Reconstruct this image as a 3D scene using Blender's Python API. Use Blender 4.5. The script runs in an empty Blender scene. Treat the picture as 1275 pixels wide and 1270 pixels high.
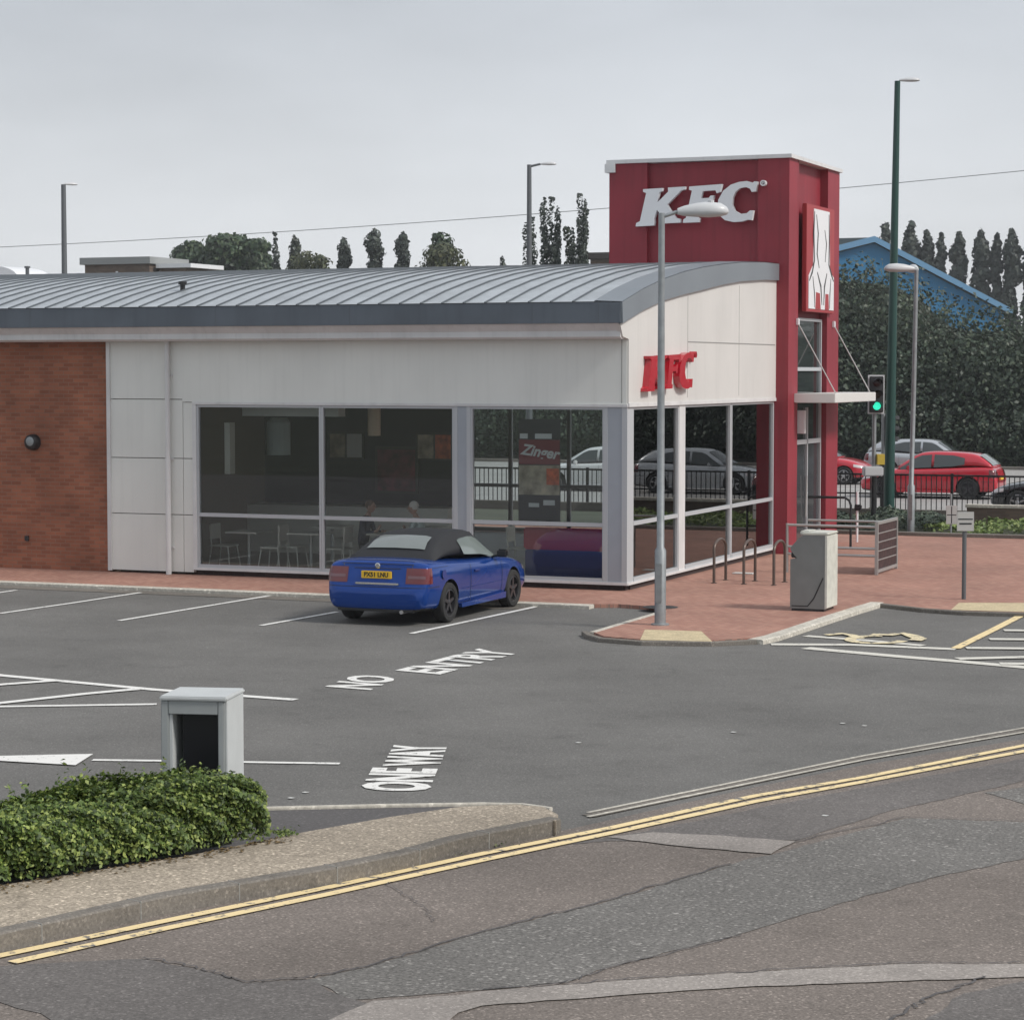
import bpy, bmesh, math, random
import numpy as np
from mathutils import Vector, Matrix
from mathutils.bvhtree import BVHTree
from mathutils.geometry import tessellate_polygon
R = math.radians
random.seed(7)
SC = bpy.context.scene
COL = SC.collection

# ------------------------------------------------------------------ camera geometry
# World: x runs along the long facade (to the right), y goes away behind it, pavement is z = 0.
F, H, CX, CY, HY, A = 2950.0, 3.9, 637.5, 635.0, 462.0, R(22.5)
T = math.atan((CY - HY) / F)
OX, OY = 2.032, 41.905
CAM = Vector((-(OX*math.cos(A) - OY*math.sin(A)), -(OX*math.sin(A) + OY*math.cos(A)), H))
ZR = -0.06                                   # level of the car park and the road

def ray(px, py):
    x = (px-CX)/F; z = -(py-CY)/F
    o = (x, math.cos(T) + z*math.sin(T), z*math.cos(T) - math.sin(T))
    return Vector((o[0]*math.cos(A) - o[1]*math.sin(A), o[0]*math.sin(A) + o[1]*math.cos(A), o[2]))
def G(px, py, z=0.0):
    d = ray(px, py); t = (z-H)/d.z
    return (CAM.x + d.x*t, CAM.y + d.y*t)
def at_y(px, py, y):
    d = ray(px, py); t = (y-CAM.y)/d.y
    return Vector((CAM.x + d.x*t, y, CAM.z + d.z*t))

# ------------------------------------------------------------------ helpers
def tag(o, label=None, cat=None, group=None, kind=None):
    if label: o['label'] = label
    if cat: o['category'] = cat
    if group: o['group'] = group
    if kind: o['kind'] = kind
    return o
def thing(name, label, cat, loc=(0, 0, 0), rz=0, group=None):
    o = bpy.data.objects.new(name, None); COL.objects.link(o)
    o.empty_display_size = .2
    o.location = loc; o.rotation_euler = (0, 0, rz)
    return tag(o, label, cat, group)
def copy_tree(o, parent=None):
    c = o.copy(); COL.objects.link(c); c.parent = parent
    for ch in [k for k in o.children]: 
        if ch is not c: copy_tree(ch, c)
    return c
def link(name, me, mat, parent=None, smooth=False):
    o = bpy.data.objects.new(name, me); COL.objects.link(o)
    if mat is not None and not me.materials: me.materials.append(mat)
    if parent is not None: o.parent = parent
    if smooth:
        me.polygons.foreach_set('use_smooth', [True]*len(me.polygons)); me.update()
    return o

class MB:
    def __init__(s): s.v = []; s.f = []
    def add(s, vs, fs):
        n = len(s.v); s.v += [tuple(v) for v in vs]; s.f += [tuple(i+n for i in f) for f in fs]; return s
    def box(s, x0, x1, y0, y1, z0, z1):
        if x0 > x1: x0, x1 = x1, x0
        if y0 > y1: y0, y1 = y1, y0
        if z0 > z1: z0, z1 = z1, z0
        return s.add([(x0,y0,z0),(x1,y0,z0),(x1,y1,z0),(x0,y1,z0),(x0,y0,z1),(x1,y0,z1),(x1,y1,z1),(x0,y1,z1)],
                     [(0,3,2,1),(4,5,6,7),(0,1,5,4),(1,2,6,5),(2,3,7,6),(3,0,4,7)])
    def bbox(s, x0, x1, y0, y1, z0, z1, b=.01):      # box with chamfered edges
        if x0 > x1: x0, x1 = x1, x0
        if y0 > y1: y0, y1 = y1, y0
        bm = bmesh.new(); bmesh.ops.create_cube(bm, size=1)
        for v in bm.verts:
            v.co = Vector(((x0+x1)/2 + v.co.x*(x1-x0), (y0+y1)/2 + v.co.y*(y1-y0), (z0+z1)/2 + v.co.z*(z1-z0)))
        bmesh.ops.bevel(bm, geom=bm.edges[:], offset=b, segments=2, affect='EDGES')
        bm.verts.index_update()
        s.add([v.co for v in bm.verts], [[v.index for v in f.verts] for f in bm.faces]); bm.free(); return s
    def prism(s, poly, f3, h0, h1):                  # poly: 2D outline; f3(a, b, h) -> 3D
        n = len(poly)
        vs = [f3(a, b, h0) for a, b in poly] + [f3(a, b, h1) for a, b in poly]
        fs = [(i, (i+1) % n, n+(i+1) % n, n+i) for i in range(n)]
        tri = tessellate_polygon([[Vector((a, b, 0)) for a, b in poly]])
        fs += [tuple(t) for t in tri] + [tuple(n+i for i in reversed(t)) for t in tri]
        return s.add(vs, fs)
    def tube(s, pts, r, seg=8, caps=True):
        pts = [Vector(p) for p in pts]; n = len(pts)
        rs = r if isinstance(r, (list, tuple)) else [r]*n
        vs = []
        prev = None
        for i, p in enumerate(pts):
            d = (pts[min(i+1, n-1)] - pts[max(i-1, 0)]).normalized()
            if prev is None:
                up = Vector((0, 0, 1)) if abs(d.z) < .9 else Vector((1, 0, 0))
                a = d.cross(up).normalized()
            else:
                a = (prev - d*prev.dot(d)).normalized()
            prev = a
            b = d.cross(a)
            for k in range(seg):
                t = 2*math.pi*k/seg
                vs.append(p + (a*math.cos(t) + b*math.sin(t))*rs[i])
        fs = []
        for i in range(n-1):
            for k in range(seg):
                fs.append((i*seg+k, i*seg+(k+1) % seg, (i+1)*seg+(k+1) % seg, (i+1)*seg+k))
        if caps: fs += [tuple(reversed(range(seg))), tuple(range((n-1)*seg, n*seg))]
        return s.add(vs, fs)
    def lathe(s, prof, f3, seg=24):                  # prof: (radius, h) list; f3(a, b, h)
        n = len(prof); vs = []
        for r, h in prof:
            for k in range(seg):
                t = 2*math.pi*k/seg; vs.append(f3(r*math.cos(t), r*math.sin(t), h))
        fs = [(i*seg+k, i*seg+(k+1) % seg, (i+1)*seg+(k+1) % seg, (i+1)*seg+k) for i in range(n-1) for k in range(seg)]
        return s.add(vs, fs)
    def build(s, name, mat, parent=None, smooth=False):
        me = bpy.data.meshes.new(name); me.from_pydata(s.v, [], s.f); me.validate(); me.update()
        if not any(len(f) == 0 for f in s.f):
            bm = bmesh.new(); bm.from_mesh(me); bmesh.ops.recalc_face_normals(bm, faces=bm.faces[:]); bm.to_mesh(me); bm.free()
        o = link(name, me, mat, parent)
        if smooth:
            me.polygons.foreach_set('use_smooth', [True]*len(me.polygons))
            try: me.set_sharp_from_angle(angle=R(40))
            except Exception: pass
        return o
XY = lambda a, b, h: (a, b, h)
XZ = lambda a, b, h: (a, h, b)
YZ = lambda a, b, h: (h, a, b)

# ------------------------------------------------------------------ materials
MATS = {}
def mat(name, col, rough=.6, metal=0, var=0.0, vscale=3, bump=0.0, bscale=20, spec=.5, fine=0.0, fscale=120, coat=0, streak=0):
    if name in MATS: return MATS[name]
    m = bpy.data.materials.new(name); m.use_nodes = True; MATS[name] = m
    nt = m.node_tree; N = nt.nodes; L = nt.links; bs = N['Principled BSDF']
    bs.inputs['Base Color'].default_value = (*col, 1); bs.inputs['Roughness'].default_value = rough
    bs.inputs['Metallic'].default_value = metal; bs.inputs['Specular IOR Level'].default_value = spec
    if coat: bs.inputs['Coat Weight'].default_value = coat; bs.inputs['Coat Roughness'].default_value = .04
    tc = N.new('ShaderNodeTexCoord')
    out = None
    def noise_mul(scale, amt, det, prev):
        n = N.new('ShaderNodeTexNoise'); n.inputs['Scale'].default_value = scale; n.inputs['Detail'].default_value = det
        L.new(tc.outputs['Object'], n.inputs['Vector'])
        mr = N.new('ShaderNodeMapRange'); mr.inputs['From Min'].default_value = .3; mr.inputs['From Max'].default_value = .7
        mr.inputs['To Min'].default_value = 1-amt; mr.inputs['To Max'].default_value = 1+amt
        L.new(n.outputs['Fac'], mr.inputs['Value'])
        mx = N.new('ShaderNodeVectorMath'); mx.operation = 'SCALE'
        if prev is None: mx.inputs[0].default_value = col
        else: L.new(prev, mx.inputs[0])
        L.new(mr.outputs['Result'], mx.inputs['Scale'])
        return mx.outputs['Vector']
    if var: out = noise_mul(vscale, var, 6, out)
    if fine: out = noise_mul(fscale, fine, 2, out)
    if streak:
        mp_ = N.new('ShaderNodeMapping'); mp_.inputs['Scale'].default_value = (7, 7, .35); L.new(tc.outputs['Object'], mp_.inputs[0])
        n = N.new('ShaderNodeTexNoise'); n.inputs['Scale'].default_value = 1.3; n.inputs['Detail'].default_value = 6; L.new(mp_.outputs[0], n.inputs['Vector'])
        mr = N.new('ShaderNodeMapRange'); mr.inputs['From Min'].default_value = .5; mr.inputs['From Max'].default_value = .8
        mr.inputs['To Min'].default_value = 1; mr.inputs['To Max'].default_value = 1-streak
        L.new(n.outputs['Fac'], mr.inputs['Value']); mx = N.new('ShaderNodeVectorMath'); mx.operation = 'SCALE'
        if out is None: mx.inputs[0].default_value = col
        else: L.new(out, mx.inputs[0])
        L.new(mr.outputs['Result'], mx.inputs['Scale']); out = mx.outputs['Vector']
    if out is not None: L.new(out, bs.inputs['Base Color'])
    if bump:
        n = N.new('ShaderNodeTexNoise'); n.inputs['Scale'].default_value = bscale; n.inputs['Detail'].default_value = 4
        L.new(tc.outputs['Object'], n.inputs['Vector'])
        b = N.new('ShaderNodeBump'); b.inputs['Strength'].default_value = bump; b.inputs['Distance'].default_value = .01
        L.new(n.outputs['Fac'], b.inputs['Height']); L.new(b.outputs['Normal'], bs.inputs['Normal'])
    return m

def brick_mat(name, c1, c2, mortar, bw, rh, ms, axes='XZ', rot=0, var=.2, vs=.8):
    m = bpy.data.materials.new(name); m.use_nodes = True; MATS[name] = m
    nt = m.node_tree; N = nt.nodes; L = nt.links; bs = N['Principled BSDF']; bs.inputs['Roughness'].default_value = .85
    tc = N.new('ShaderNodeTexCoord'); sp = N.new('ShaderNodeSeparateXYZ'); cb = N.new('ShaderNodeCombineXYZ')
    L.new(tc.outputs['Object'], sp.inputs[0])
    L.new(sp.outputs[axes[0]], cb.inputs[0]); L.new(sp.outputs[axes[1]], cb.inputs[1])
    vr = N.new('ShaderNodeVectorRotate'); vr.rotation_type = 'Z_AXIS'; vr.inputs['Angle'].default_value = rot
    L.new(cb.outputs[0], vr.inputs['Vector'])
    br = N.new('ShaderNodeTexBrick'); br.inputs['Scale'].default_value = 1
    br.inputs['Color1'].default_value = (*c1, 1); br.inputs['Color2'].default_value = (*c2, 1); br.inputs['Mortar'].default_value = (*mortar, 1)
    br.inputs['Brick Width'].default_value = bw; br.inputs['Row Height'].default_value = rh
    br.inputs['Mortar Size'].default_value = ms; br.inputs['Mortar Smooth'].default_value = .3; br.inputs['Bias'].default_value = -.1
    L.new(vr.outputs[0], br.inputs['Vector'])
    n = N.new('ShaderNodeTexNoise'); n.inputs['Scale'].default_value = vs; n.inputs['Detail'].default_value = 7
    L.new(tc.outputs['Object'], n.inputs['Vector'])
    mr = N.new('ShaderNodeMapRange'); mr.inputs['From Min'].default_value = .3; mr.inputs['From Max'].default_value = .7
    mr.inputs['To Min'].default_value = 1-var; mr.inputs['To Max'].default_value = 1+var
    L.new(n.outputs['Fac'], mr.inputs['Value'])
    mx = N.new('ShaderNodeVectorMath'); mx.operation = 'SCALE'
    L.new(br.outputs['Color'], mx.inputs[0]); L.new(mr.outputs['Result'], mx.inputs['Scale'])
    L.new(mx.outputs[0], bs.inputs['Base Color'])
    b = N.new('ShaderNodeBump'); b.inputs['Strength'].default_value = .35; b.inputs['Distance'].default_value = .008; b.invert = True
    L.new(br.outputs['Fac'], b.inputs['Height']); L.new(b.outputs['Normal'], bs.inputs['Normal'])
    return m

def tarmac(name, col, agg, aggscale=60, var=.12, stain=.5, dark=None, light=None):
    """bound aggregate: base colour, lighter and darker stones, broad wear"""
    m = bpy.data.materials.new(name); m.use_nodes = True; MATS[name] = m
    nt = m.node_tree; N = nt.nodes; L = nt.links; bs = N['Principled BSDF']; bs.inputs['Roughness'].default_value = .9
    bs.inputs['Specular IOR Level'].default_value = .25
    tc = N.new('ShaderNodeTexCoord')
    def nz(scale, det, lo, hi, a, b, rough=.6):
        n = N.new('ShaderNodeTexNoise'); n.inputs['Scale'].default_value = scale; n.inputs['Detail'].default_value = det
        n.inputs['Roughness'].default_value = rough
        L.new(tc.outputs['Object'], n.inputs['Vector'])
        r = N.new('ShaderNodeMapRange'); r.inputs['From Min'].default_value = lo; r.inputs['From Max'].default_value = hi
        r.inputs['To Min'].default_value = a; r.inputs['To Max'].default_value = b
        L.new(n.outputs['Fac'], r.inputs['Value']); return r.outputs['Result'], n
    a, n1 = nz(.35, 8, .3, .7, 1-var, 1+var)
    b, n2 = nz(aggscale, 3, .32, .68, 1-agg, 1+agg, .7)
    v = N.new('ShaderNodeTexVoronoi'); v.inputs['Scale'].default_value = aggscale*1.3
    L.new(tc.outputs['Object'], v.inputs['Vector'])
    sep = N.new('ShaderNodeSeparateColor'); L.new(v.outputs['Color'], sep.inputs[0])
    r2 = N.new('ShaderNodeMapRange'); r2.inputs['From Min'].default_value = .86; r2.inputs['From Max'].default_value = 1
    r2.inputs['To Min'].default_value = 1; r2.inputs['To Max'].default_value = 1+agg*2.2
    L.new(sep.outputs[0], r2.inputs['Value'])
    c, n3 = nz(2.2, 10, .55, .8, 1, 1-.22*stain)
    cur = None
    for s in (a, b, r2.outputs['Result'], c):
        mx = N.new('ShaderNodeVectorMath'); mx.operation = 'SCALE'
        if cur is None: mx.inputs[0].default_value = col
        else: L.new(cur, mx.inputs[0])
        L.new(s, mx.inputs['Scale']); cur = mx.outputs[0]
    L.new(cur, bs.inputs['Base Color'])
    bp = N.new('ShaderNodeBump'); bp.inputs['Strength'].default_value = .5; bp.inputs['Distance'].default_value = .006
    L.new(n2.outputs['Fac'], bp.inputs['Height']); L.new(bp.outputs['Normal'], bs.inputs['Normal'])
    return m

def worn_paint(name, col, wear=.45, scale=14):
    """road paint with worn-through specks"""
    m = bpy.data.materials.new(name); m.use_nodes = True; MATS[name] = m
    nt = m.node_tree; N = nt.nodes; L = nt.links; bs = N['Principled BSDF']; bs.inputs['Roughness'].default_value = .75
    tc = N.new('ShaderNodeTexCoord')
    n = N.new('ShaderNodeTexNoise'); n.inputs['Scale'].default_value = scale; n.inputs['Detail'].default_value = 9; n.inputs['Roughness'].default_value = .7
    L.new(tc.outputs['Object'], n.inputs['Vector'])
    r = N.new('ShaderNodeMapRange'); r.inputs['From Min'].default_value = wear+.12; r.inputs['From Max'].default_value = wear+.2
    L.new(n.outputs['Fac'], r.inputs['Value'])
    mx = N.new('ShaderNodeMix'); mx.data_type = 'RGBA'
    mx.inputs[6].default_value = (*col, 1); mx.inputs[7].default_value = (.15, .145, .14, 1)
    L.new(r.outputs['Result'], mx.inputs[0]); L.new(mx.outputs[2], bs.inputs['Base Color'])
    return m

def leaf_mat(name, c1, c2, c3=None, trans=.25, rough=.55):
    m = bpy.data.materials.new(name); m.use_nodes = True; MATS[name] = m
    nt = m.node_tree; N = nt.nodes; L = nt.links; bs = N['Principled BSDF']; bs.inputs['Roughness'].default_value = rough
    g = N.new('ShaderNodeNewGeometry'); cr = N.new('ShaderNodeValToRGB')
    cr.color_ramp.elements[0].color = (*c1, 1); cr.color_ramp.elements[1].color = (*(c3 or c2), 1)
    e = cr.color_ramp.elements.new(.6); e.color = (*c2, 1)
    L.new(g.outputs['Random Per Island'], cr.inputs[0])
    tc = N.new('ShaderNodeTexCoord'); n = N.new('ShaderNodeTexNoise'); n.inputs['Scale'].default_value = .9; n.inputs['Detail'].default_value = 3
    L.new(tc.outputs['Object'], n.inputs['Vector'])
    r = N.new('ShaderNodeMapRange'); r.inputs['From Min'].default_value = .35; r.inputs['From Max'].default_value = .65
    r.inputs['To Min'].default_value = .7; r.inputs['To Max'].default_value = 1.3
    L.new(n.outputs['Fac'], r.inputs['Value'])
    mx = N.new('ShaderNodeVectorMath'); mx.operation = 'SCALE'; L.new(cr.outputs[0], mx.inputs[0]); L.new(r.outputs[0], mx.inputs['Scale'])
    L.new(mx.outputs[0], bs.inputs['Base Color'])
    tr = N.new('ShaderNodeBsdfTranslucent'); L.new(mx.outputs[0], tr.inputs['Color'])
    ms = N.new('ShaderNodeMixShader'); ms.inputs[0].default_value = trans
    L.new(bs.outputs[0], ms.inputs[1]); L.new(tr.outputs[0], ms.inputs[2]); L.new(ms.outputs[0], N['Material Output'].inputs['Surface'])
    return m

def glass_mat(name, tint=(.95, .975, .975), ior=1.5, boost=1.7):
    m = bpy.data.materials.new(name); m.use_nodes = True; MATS[name] = m
    nt = m.node_tree; N = nt.nodes; L = nt.links; N.remove(N['Principled BSDF'])
    t = N.new('ShaderNodeBsdfTransparent'); t.inputs[0].default_value = (*tint, 1)
    g = N.new('ShaderNodeBsdfGlossy'); g.inputs['Roughness'].default_value = .0
    f = N.new('ShaderNodeFresnel'); f.inputs[0].default_value = ior
    mu = N.new('ShaderNodeMath'); mu.operation = 'MULTIPLY'; mu.inputs[1].default_value = boost; mu.use_clamp = True
    L.new(f.outputs[0], mu.inputs[0])
    ms = N.new('ShaderNodeMixShader'); L.new(mu.outputs[0], ms.inputs[0]); L.new(t.outputs[0], ms.inputs[1]); L.new(g.outputs[0], ms.inputs[2])
    L.new(ms.outputs[0], N['Material Output'].inputs['Surface'])
    return m

def emit_mat(name, col, s):
    m = bpy.data.materials.new(name); m.use_nodes = True
    b = m.node_tree.nodes['Principled BSDF']; b.inputs['Base Color'].default_value = (*col, 1)
    b.inputs['Emission Color'].default_value = (*col, 1); b.inputs['Emission Strength'].default_value = s
    return m

M_car_park = tarmac('car_park_tarmac', (.140, .136, .129), .26, 50, .17, 1.0)
M_road = tarmac('road_tarmac', (.168, .145, .129), .34, 46, .18, 1.0)
M_coarse = tarmac('coarse_tarmac', (.150, .143, .134), .42, 34, .15, 1.0)
M_grey_patch = tarmac('grey_patch_tarmac', (.132, .122, .116), .30, 46, .18, 1.0)
M_dark_patch = tarmac('dark_tarmac', (.100, .095, .095), .2, 34, .12)
M_pale_strip = tarmac('pale_strip_tarmac', (.27, .245, .225), .22, 46, .2, 1.2)
M_far_road = tarmac('far_road_tarmac', (.31, .30, .29), .15, 12, .1)  # light grey has the sheen of a grazing view put into it
M_verge = tarmac('verge_concrete', (.315, .27, .215), .42, 38, .22, stain=1.6)
M_kerb = tarmac('kerb_concrete', (.165, .15, .132), .22, 40, .25, stain=2)
M_kerb_light = tarmac('kerb_granite', (.50, .47, .41), .2, 18, .15, stain=1.2)
M_earth = mat('earth_ground', (.07, .075, .05), .95, var=.3, vscale=.3)
M_white_paint = worn_paint('white_road_paint', (.74, .73, .70), .455)
M_faded_paint = worn_paint('faded_road_paint', (.62, .60, .54), .46, 9)
M_yellow_paint = worn_paint('yellow_road_paint', (.78, .62, .34), .43, 9)
M_pale_yellow = worn_paint('pale_yellow_road_paint', (.72, .62, .40), .40, 9)
M_paver = brick_mat('red_block_paving', (.32, .155, .115), (.40, .215, .16), (.21, .145, .115), .2, .1, .006, 'XY', R(45), .16, .5)
M_brick = brick_mat('red_brickwork', (.23, .078, .042), (.35, .125, .068), (.24, .14, .095), .225, .075, .008, 'XZ', 0, .22, 1.1)
M_brick_dark = brick_mat('dark_brickwork', (.045, .03, .03), (.07, .045, .04), (.06, .05, .045), .225, .075, .008, 'XZ', 0, .2, 1)
M_brick_low = brick_mat('brown_brickwork', (.12, .085, .065), (.17, .12, .09), (.12, .1, .08), .225, .075, .008, 'XZ', 0, .25, 1)
M_tactile = mat('buff_tactile_paving', (.52, .43, .27), .85, var=.15, vscale=5, fine=.2, fscale=30)
M_panel = mat('white_cladding', (.72, .73, .695), .45, var=.05, vscale=.7, streak=.06)
M_panel_cream = mat('cream_cladding', (.60, .592, .572), .5, var=.05, vscale=.7, streak=.06)
M_joint = mat('panel_joint', (.25, .25, .24), .7)
M_white_trim = mat('white_trim', (.64, .64, .64), .4, var=.08, vscale=2, streak=.12)
M_frame = mat('window_frame_metal', (.44, .46, .48), .4)
M_mullion_panel = mat('grey_blue_panel', (.33, .36, .40), .35, var=.04)
M_roof = mat('roof_metal', (.40, .43, .455), .42, metal=.25, var=.12, vscale=1.6, fine=.08, fscale=9)
M_seam = mat('roof_seam_metal', (.11, .125, .14), .5, metal=.3)
M_fascia = mat('dark_grey_fascia', (.11, .13, .155), .4, metal=.2, var=.14, vscale=1.2, streak=.12)
M_verge_trim = mat('roof_verge_metal', (.20, .225, .25), .4, metal=.2, var=.06, vscale=1)
M_red = mat('red_tower_render', (.255, .022, .036), .55, var=.10, vscale=1, streak=.2)
M_red_board = mat('red_board', (.34, .03, .035), .45)
M_red_sign = mat('red_sign_letters', (.45, .006, .02), .25, coat=.5)
M_sign_white = mat('white_sign_letters', (.74, .75, .77), .35)
M_black = mat('black_paint', (.012, .013, .014), .4)
M_blackplastic = mat('black_plastic', (.018, .018, .02), .5)
M_screen = mat('black_panel_face', (.006, .006, .009), .35)
M_glass = glass_mat('window_glass')
M_galv = mat('galvanised_steel', (.30, .32, .33), .45, metal=.55, var=.12, vscale=8)
M_galv_dark = mat('dark_pole_steel', (.12, .13, .14), .5, metal=.3)
M_lantern = mat('pale_lantern', (.55, .56, .57), .35)
M_green_pole = mat('green_pole_paint', (.012, .055, .045), .4)
M_steel_brown = mat('brown_steel', (.13, .10, .085), .4, metal=.5)
M_steel = mat('brushed_steel', (.42, .42, .41), .4, metal=.5)
M_mesh = mat('dark_mesh_panel', (.045, .022, .022), .7, var=.5, vscale=9)
M_bin_grey = mat('grey_bin_shell', (.185, .195, .19), .55, var=.08, vscale=4)
M_bin_light = mat('pale_bin_edge', (.58, .58, .52), .5, var=.12, vscale=6)
M_cab_grey = mat('grey_cabinet_shell', (.31, .33, .33), .5, var=.06, vscale=4)
M_cab_light = mat('pale_cabinet_side', (.50, .52, .52), .5, var=.05, vscale=4)
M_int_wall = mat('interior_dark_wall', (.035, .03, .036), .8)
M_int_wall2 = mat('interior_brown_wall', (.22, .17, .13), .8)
M_int_floor = mat('interior_floor_tiles', (.30, .26, .23), .5)
M_int_ceiling = mat('interior_ceiling', (.38, .36, .33), .9)
M_int_red = mat('interior_red', (.45, .05, .09), .5)
M_int_navy = mat('interior_navy', (.05, .06, .20), .5)
M_int_light = mat('interior_pale_laminate', (.70, .68, .62), .5)
M_int_dark = mat('interior_dark_wood', (.05, .04, .035), .5)
M_poster_cream = mat('poster_cream', (.45, .38, .28), .5, var=.6, vscale=5)
M_poster_red = mat('poster_red', (.22, .02, .03), .5)
M_poster_dark = mat('poster_dark', (.04, .035, .04), .5)
M_poster_white = mat('poster_white', (.7, .7, .68), .5)
M_poster_orange = mat('poster_orange', (.65, .14, .06), .5, var=.4, vscale=9)
M_yellow = mat('yellow_board', (.75, .45, .02), .5)
M_yellow_box = mat('yellow_button_box', (.55, .40, .05), .5)
M_blue_paint = mat('blue_car_paint', (.004, .046, .25), .12, metal=.3, coat=.4, spec=.3)
M_red_paint = mat('red_car_paint', (.50, .012, .03), .25, coat=1)
M_black_paint = mat('black_car_paint', (.012, .013, .016), .15, coat=1)
M_softtop = mat('black_canvas', (.014, .015, .018), .75, bump=.2, bscale=60)
M_carglass = mat('dark_car_glass', (.03, .038, .038), .04, spec=1.0)
M_rearglass = mat('sky_sheen_rear_glass', (.17, .19, .185), .1, spec=.9)  # pale base colour stands in for sky reflected by the sloped screen
M_tyre = mat('tyre_rubber', (.018, .018, .018), .8)
M_rim = mat('dark_alloy', (.10, .10, .11), .3, metal=.8)
M_rim_silver = mat('silver_alloy', (.5, .5, .51), .3, metal=.8)
M_chrome = mat('chrome_strip', (.75, .75, .76), .12, metal=1)
M_taillight = mat('red_tail_lamp', (.12, .005, .008), .15, coat=1)
M_lampwhite = mat('clear_lamp_lens', (.62, .55, .55), .1, coat=1)
M_plate_y = mat('yellow_number_plate', (.80, .50, .03), .4)
M_plate_w = mat('white_number_plate', (.75, .75, .72), .4)
M_skin = mat('skin', (.42, .26, .2), .6)
M_hair = mat('white_hair', (.62, .6, .57), .8)
M_shirt = mat('pale_shirt', (.50, .58, .58), .8)
M_trousers = mat('dark_trousers', (.03, .035, .05), .8)
M_bark = mat('bark', (.09, .07, .05), .9, var=.3)
M_blue_clad = mat('blue_steel_cladding', (.030, .185, .37), .5, var=.04)
M_grey_roof2 = mat('grey_green_roof_sheet', (.10, .13, .14), .6)
M_grey_slab = mat('grey_roof_slab', (.26, .27, .27), .6)
M_cable = mat('grey_cable', (.22, .23, .24), .7)
M_litter = mat('white_litter', (.55, .55, .53), .8)
L_hedge = leaf_mat('hedge_leaf', (.028, .048, .014), (.105, .165, .034), (.34, .40, .11), .25)
L_belt = leaf_mat('belt_leaf', (.028, .046, .032), (.044, .068, .042), (.068, .090, .052), .15)
L_poplar = leaf_mat('poplar_leaf', (.020, .030, .022), (.040, .055, .035), (.07, .085, .05), .15)
L_poplar2 = leaf_mat('dark_cypress_leaf', (.032, .046, .040), (.046, .062, .050), (.07, .085, .065), .15)
L_tree = leaf_mat('round_tree_leaf', (.034, .06, .036), (.045, .08, .035), (.08, .11, .05), .2)
L_olive = leaf_mat('olive_tree_leaf', (.045, .06, .03), (.085, .10, .045), (.15, .15, .08), .2)
L_cover = leaf_mat('ground_cover_leaf', (.06, .10, .02), (.17, .24, .06), (.30, .36, .12), .25)

# ------------------------------------------------------------------ world, sun, camera
SUN_AZ = Vector((math.cos(R(-3)), math.sin(R(-3)), 0)).normalized()     # towards the sun, to the right of the facade
SUN_EL = R(42)
w = bpy.data.worlds.new('World'); SC.world = w; w.use_nodes = True
N = w.node_tree.nodes; L = w.node_tree.links; bg = N['Background']
sky = N.new('ShaderNodeTexSky'); sky.sky_type = 'NISHITA'; sky.sun_disc = False
sky.sun_elevation = SUN_EL; sky.sun_rotation = math.atan2(SUN_AZ.x, SUN_AZ.y)
sky.dust_density = 4; sky.air_density = 1.2
tc = N.new('ShaderNodeTexCoord'); sp = N.new('ShaderNodeSeparateXYZ'); L.new(tc.outputs['Generated'], sp.inputs[0])
mp = N.new('ShaderNodeMapping'); mp.inputs['Scale'].default_value = (1, 1, 3.2); L.new(tc.outputs['Generated'], mp.inputs[0])
nz = N.new('ShaderNodeTexNoise'); nz.inputs['Scale'].default_value = 2.6; nz.inputs['Detail'].default_value = 5; nz.inputs['Roughness'].default_value = .5
L.new(mp.outputs[0], nz.inputs['Vector'])
cr = N.new('ShaderNodeValToRGB')     # overcast: paler towards the horizon
cr.color_ramp.elements[0].position = 0; cr.color_ramp.elements[0].color = (6.45, 6.6, 6.75, 1)
cr.color_ramp.elements[1].position = .17; cr.color_ramp.elements[1].color = (5.0, 5.3, 5.75, 1)
L.new(sp.outputs['Z'], cr.inputs[0])
cl = N.new('ShaderNodeMapRange'); cl.inputs['From Min'].default_value = .3; cl.inputs['From Max'].default_value = .7
cl.inputs['To Min'].default_value = .82; cl.inputs['To Max'].default_value = 1.14; L.new(nz.outputs['Fac'], cl.inputs['Value'])
sc_ = N.new('ShaderNodeVectorMath'); sc_.operation = 'SCALE'; L.new(cr.outputs[0], sc_.inputs[0]); L.new(cl.outputs[0], sc_.inputs['Scale'])
mx = N.new('ShaderNodeMix'); mx.data_type = 'RGBA'; mx.inputs[0].default_value = .93
L.new(sky.outputs[0], mx.inputs[6]); L.new(sc_.outputs[0], mx.inputs[7])
L.new(mx.outputs[2], bg.inputs['Color']); bg.inputs['Strength'].default_value = .095

sl = bpy.data.lights.new('sun', 'SUN'); sl.energy = 2.15; sl.angle = R(12); sl.color = (1, .96, .90)
so = bpy.data.objects.new('sun', sl); COL.objects.link(so)
sd = SUN_AZ*math.cos(SUN_EL) + Vector((0, 0, math.sin(SUN_EL)))
so.rotation_euler = sd.to_track_quat('Z', 'Y').to_euler()

cd = bpy.data.cameras.new('camera'); cam = bpy.data.objects.new('camera', cd); COL.objects.link(cam)
cam.location = CAM; cam.rotation_euler = (math.pi/2 - T, 0, A)
cd.sensor_width = 36; cd.lens = F*36/1275; cd.clip_end = 3000; cd.clip_start = .1
SC.camera = cam
SC.view_settings.view_transform = 'Standard'; SC.view_settings.look = 'None'
SC.view_settings.exposure = .42; SC.view_settings.gamma = 1
SC.cycles.max_bounces = 8; SC.cycles.transparent_max_bounces = 12
SC.cycles.use_denoising = True

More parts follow.
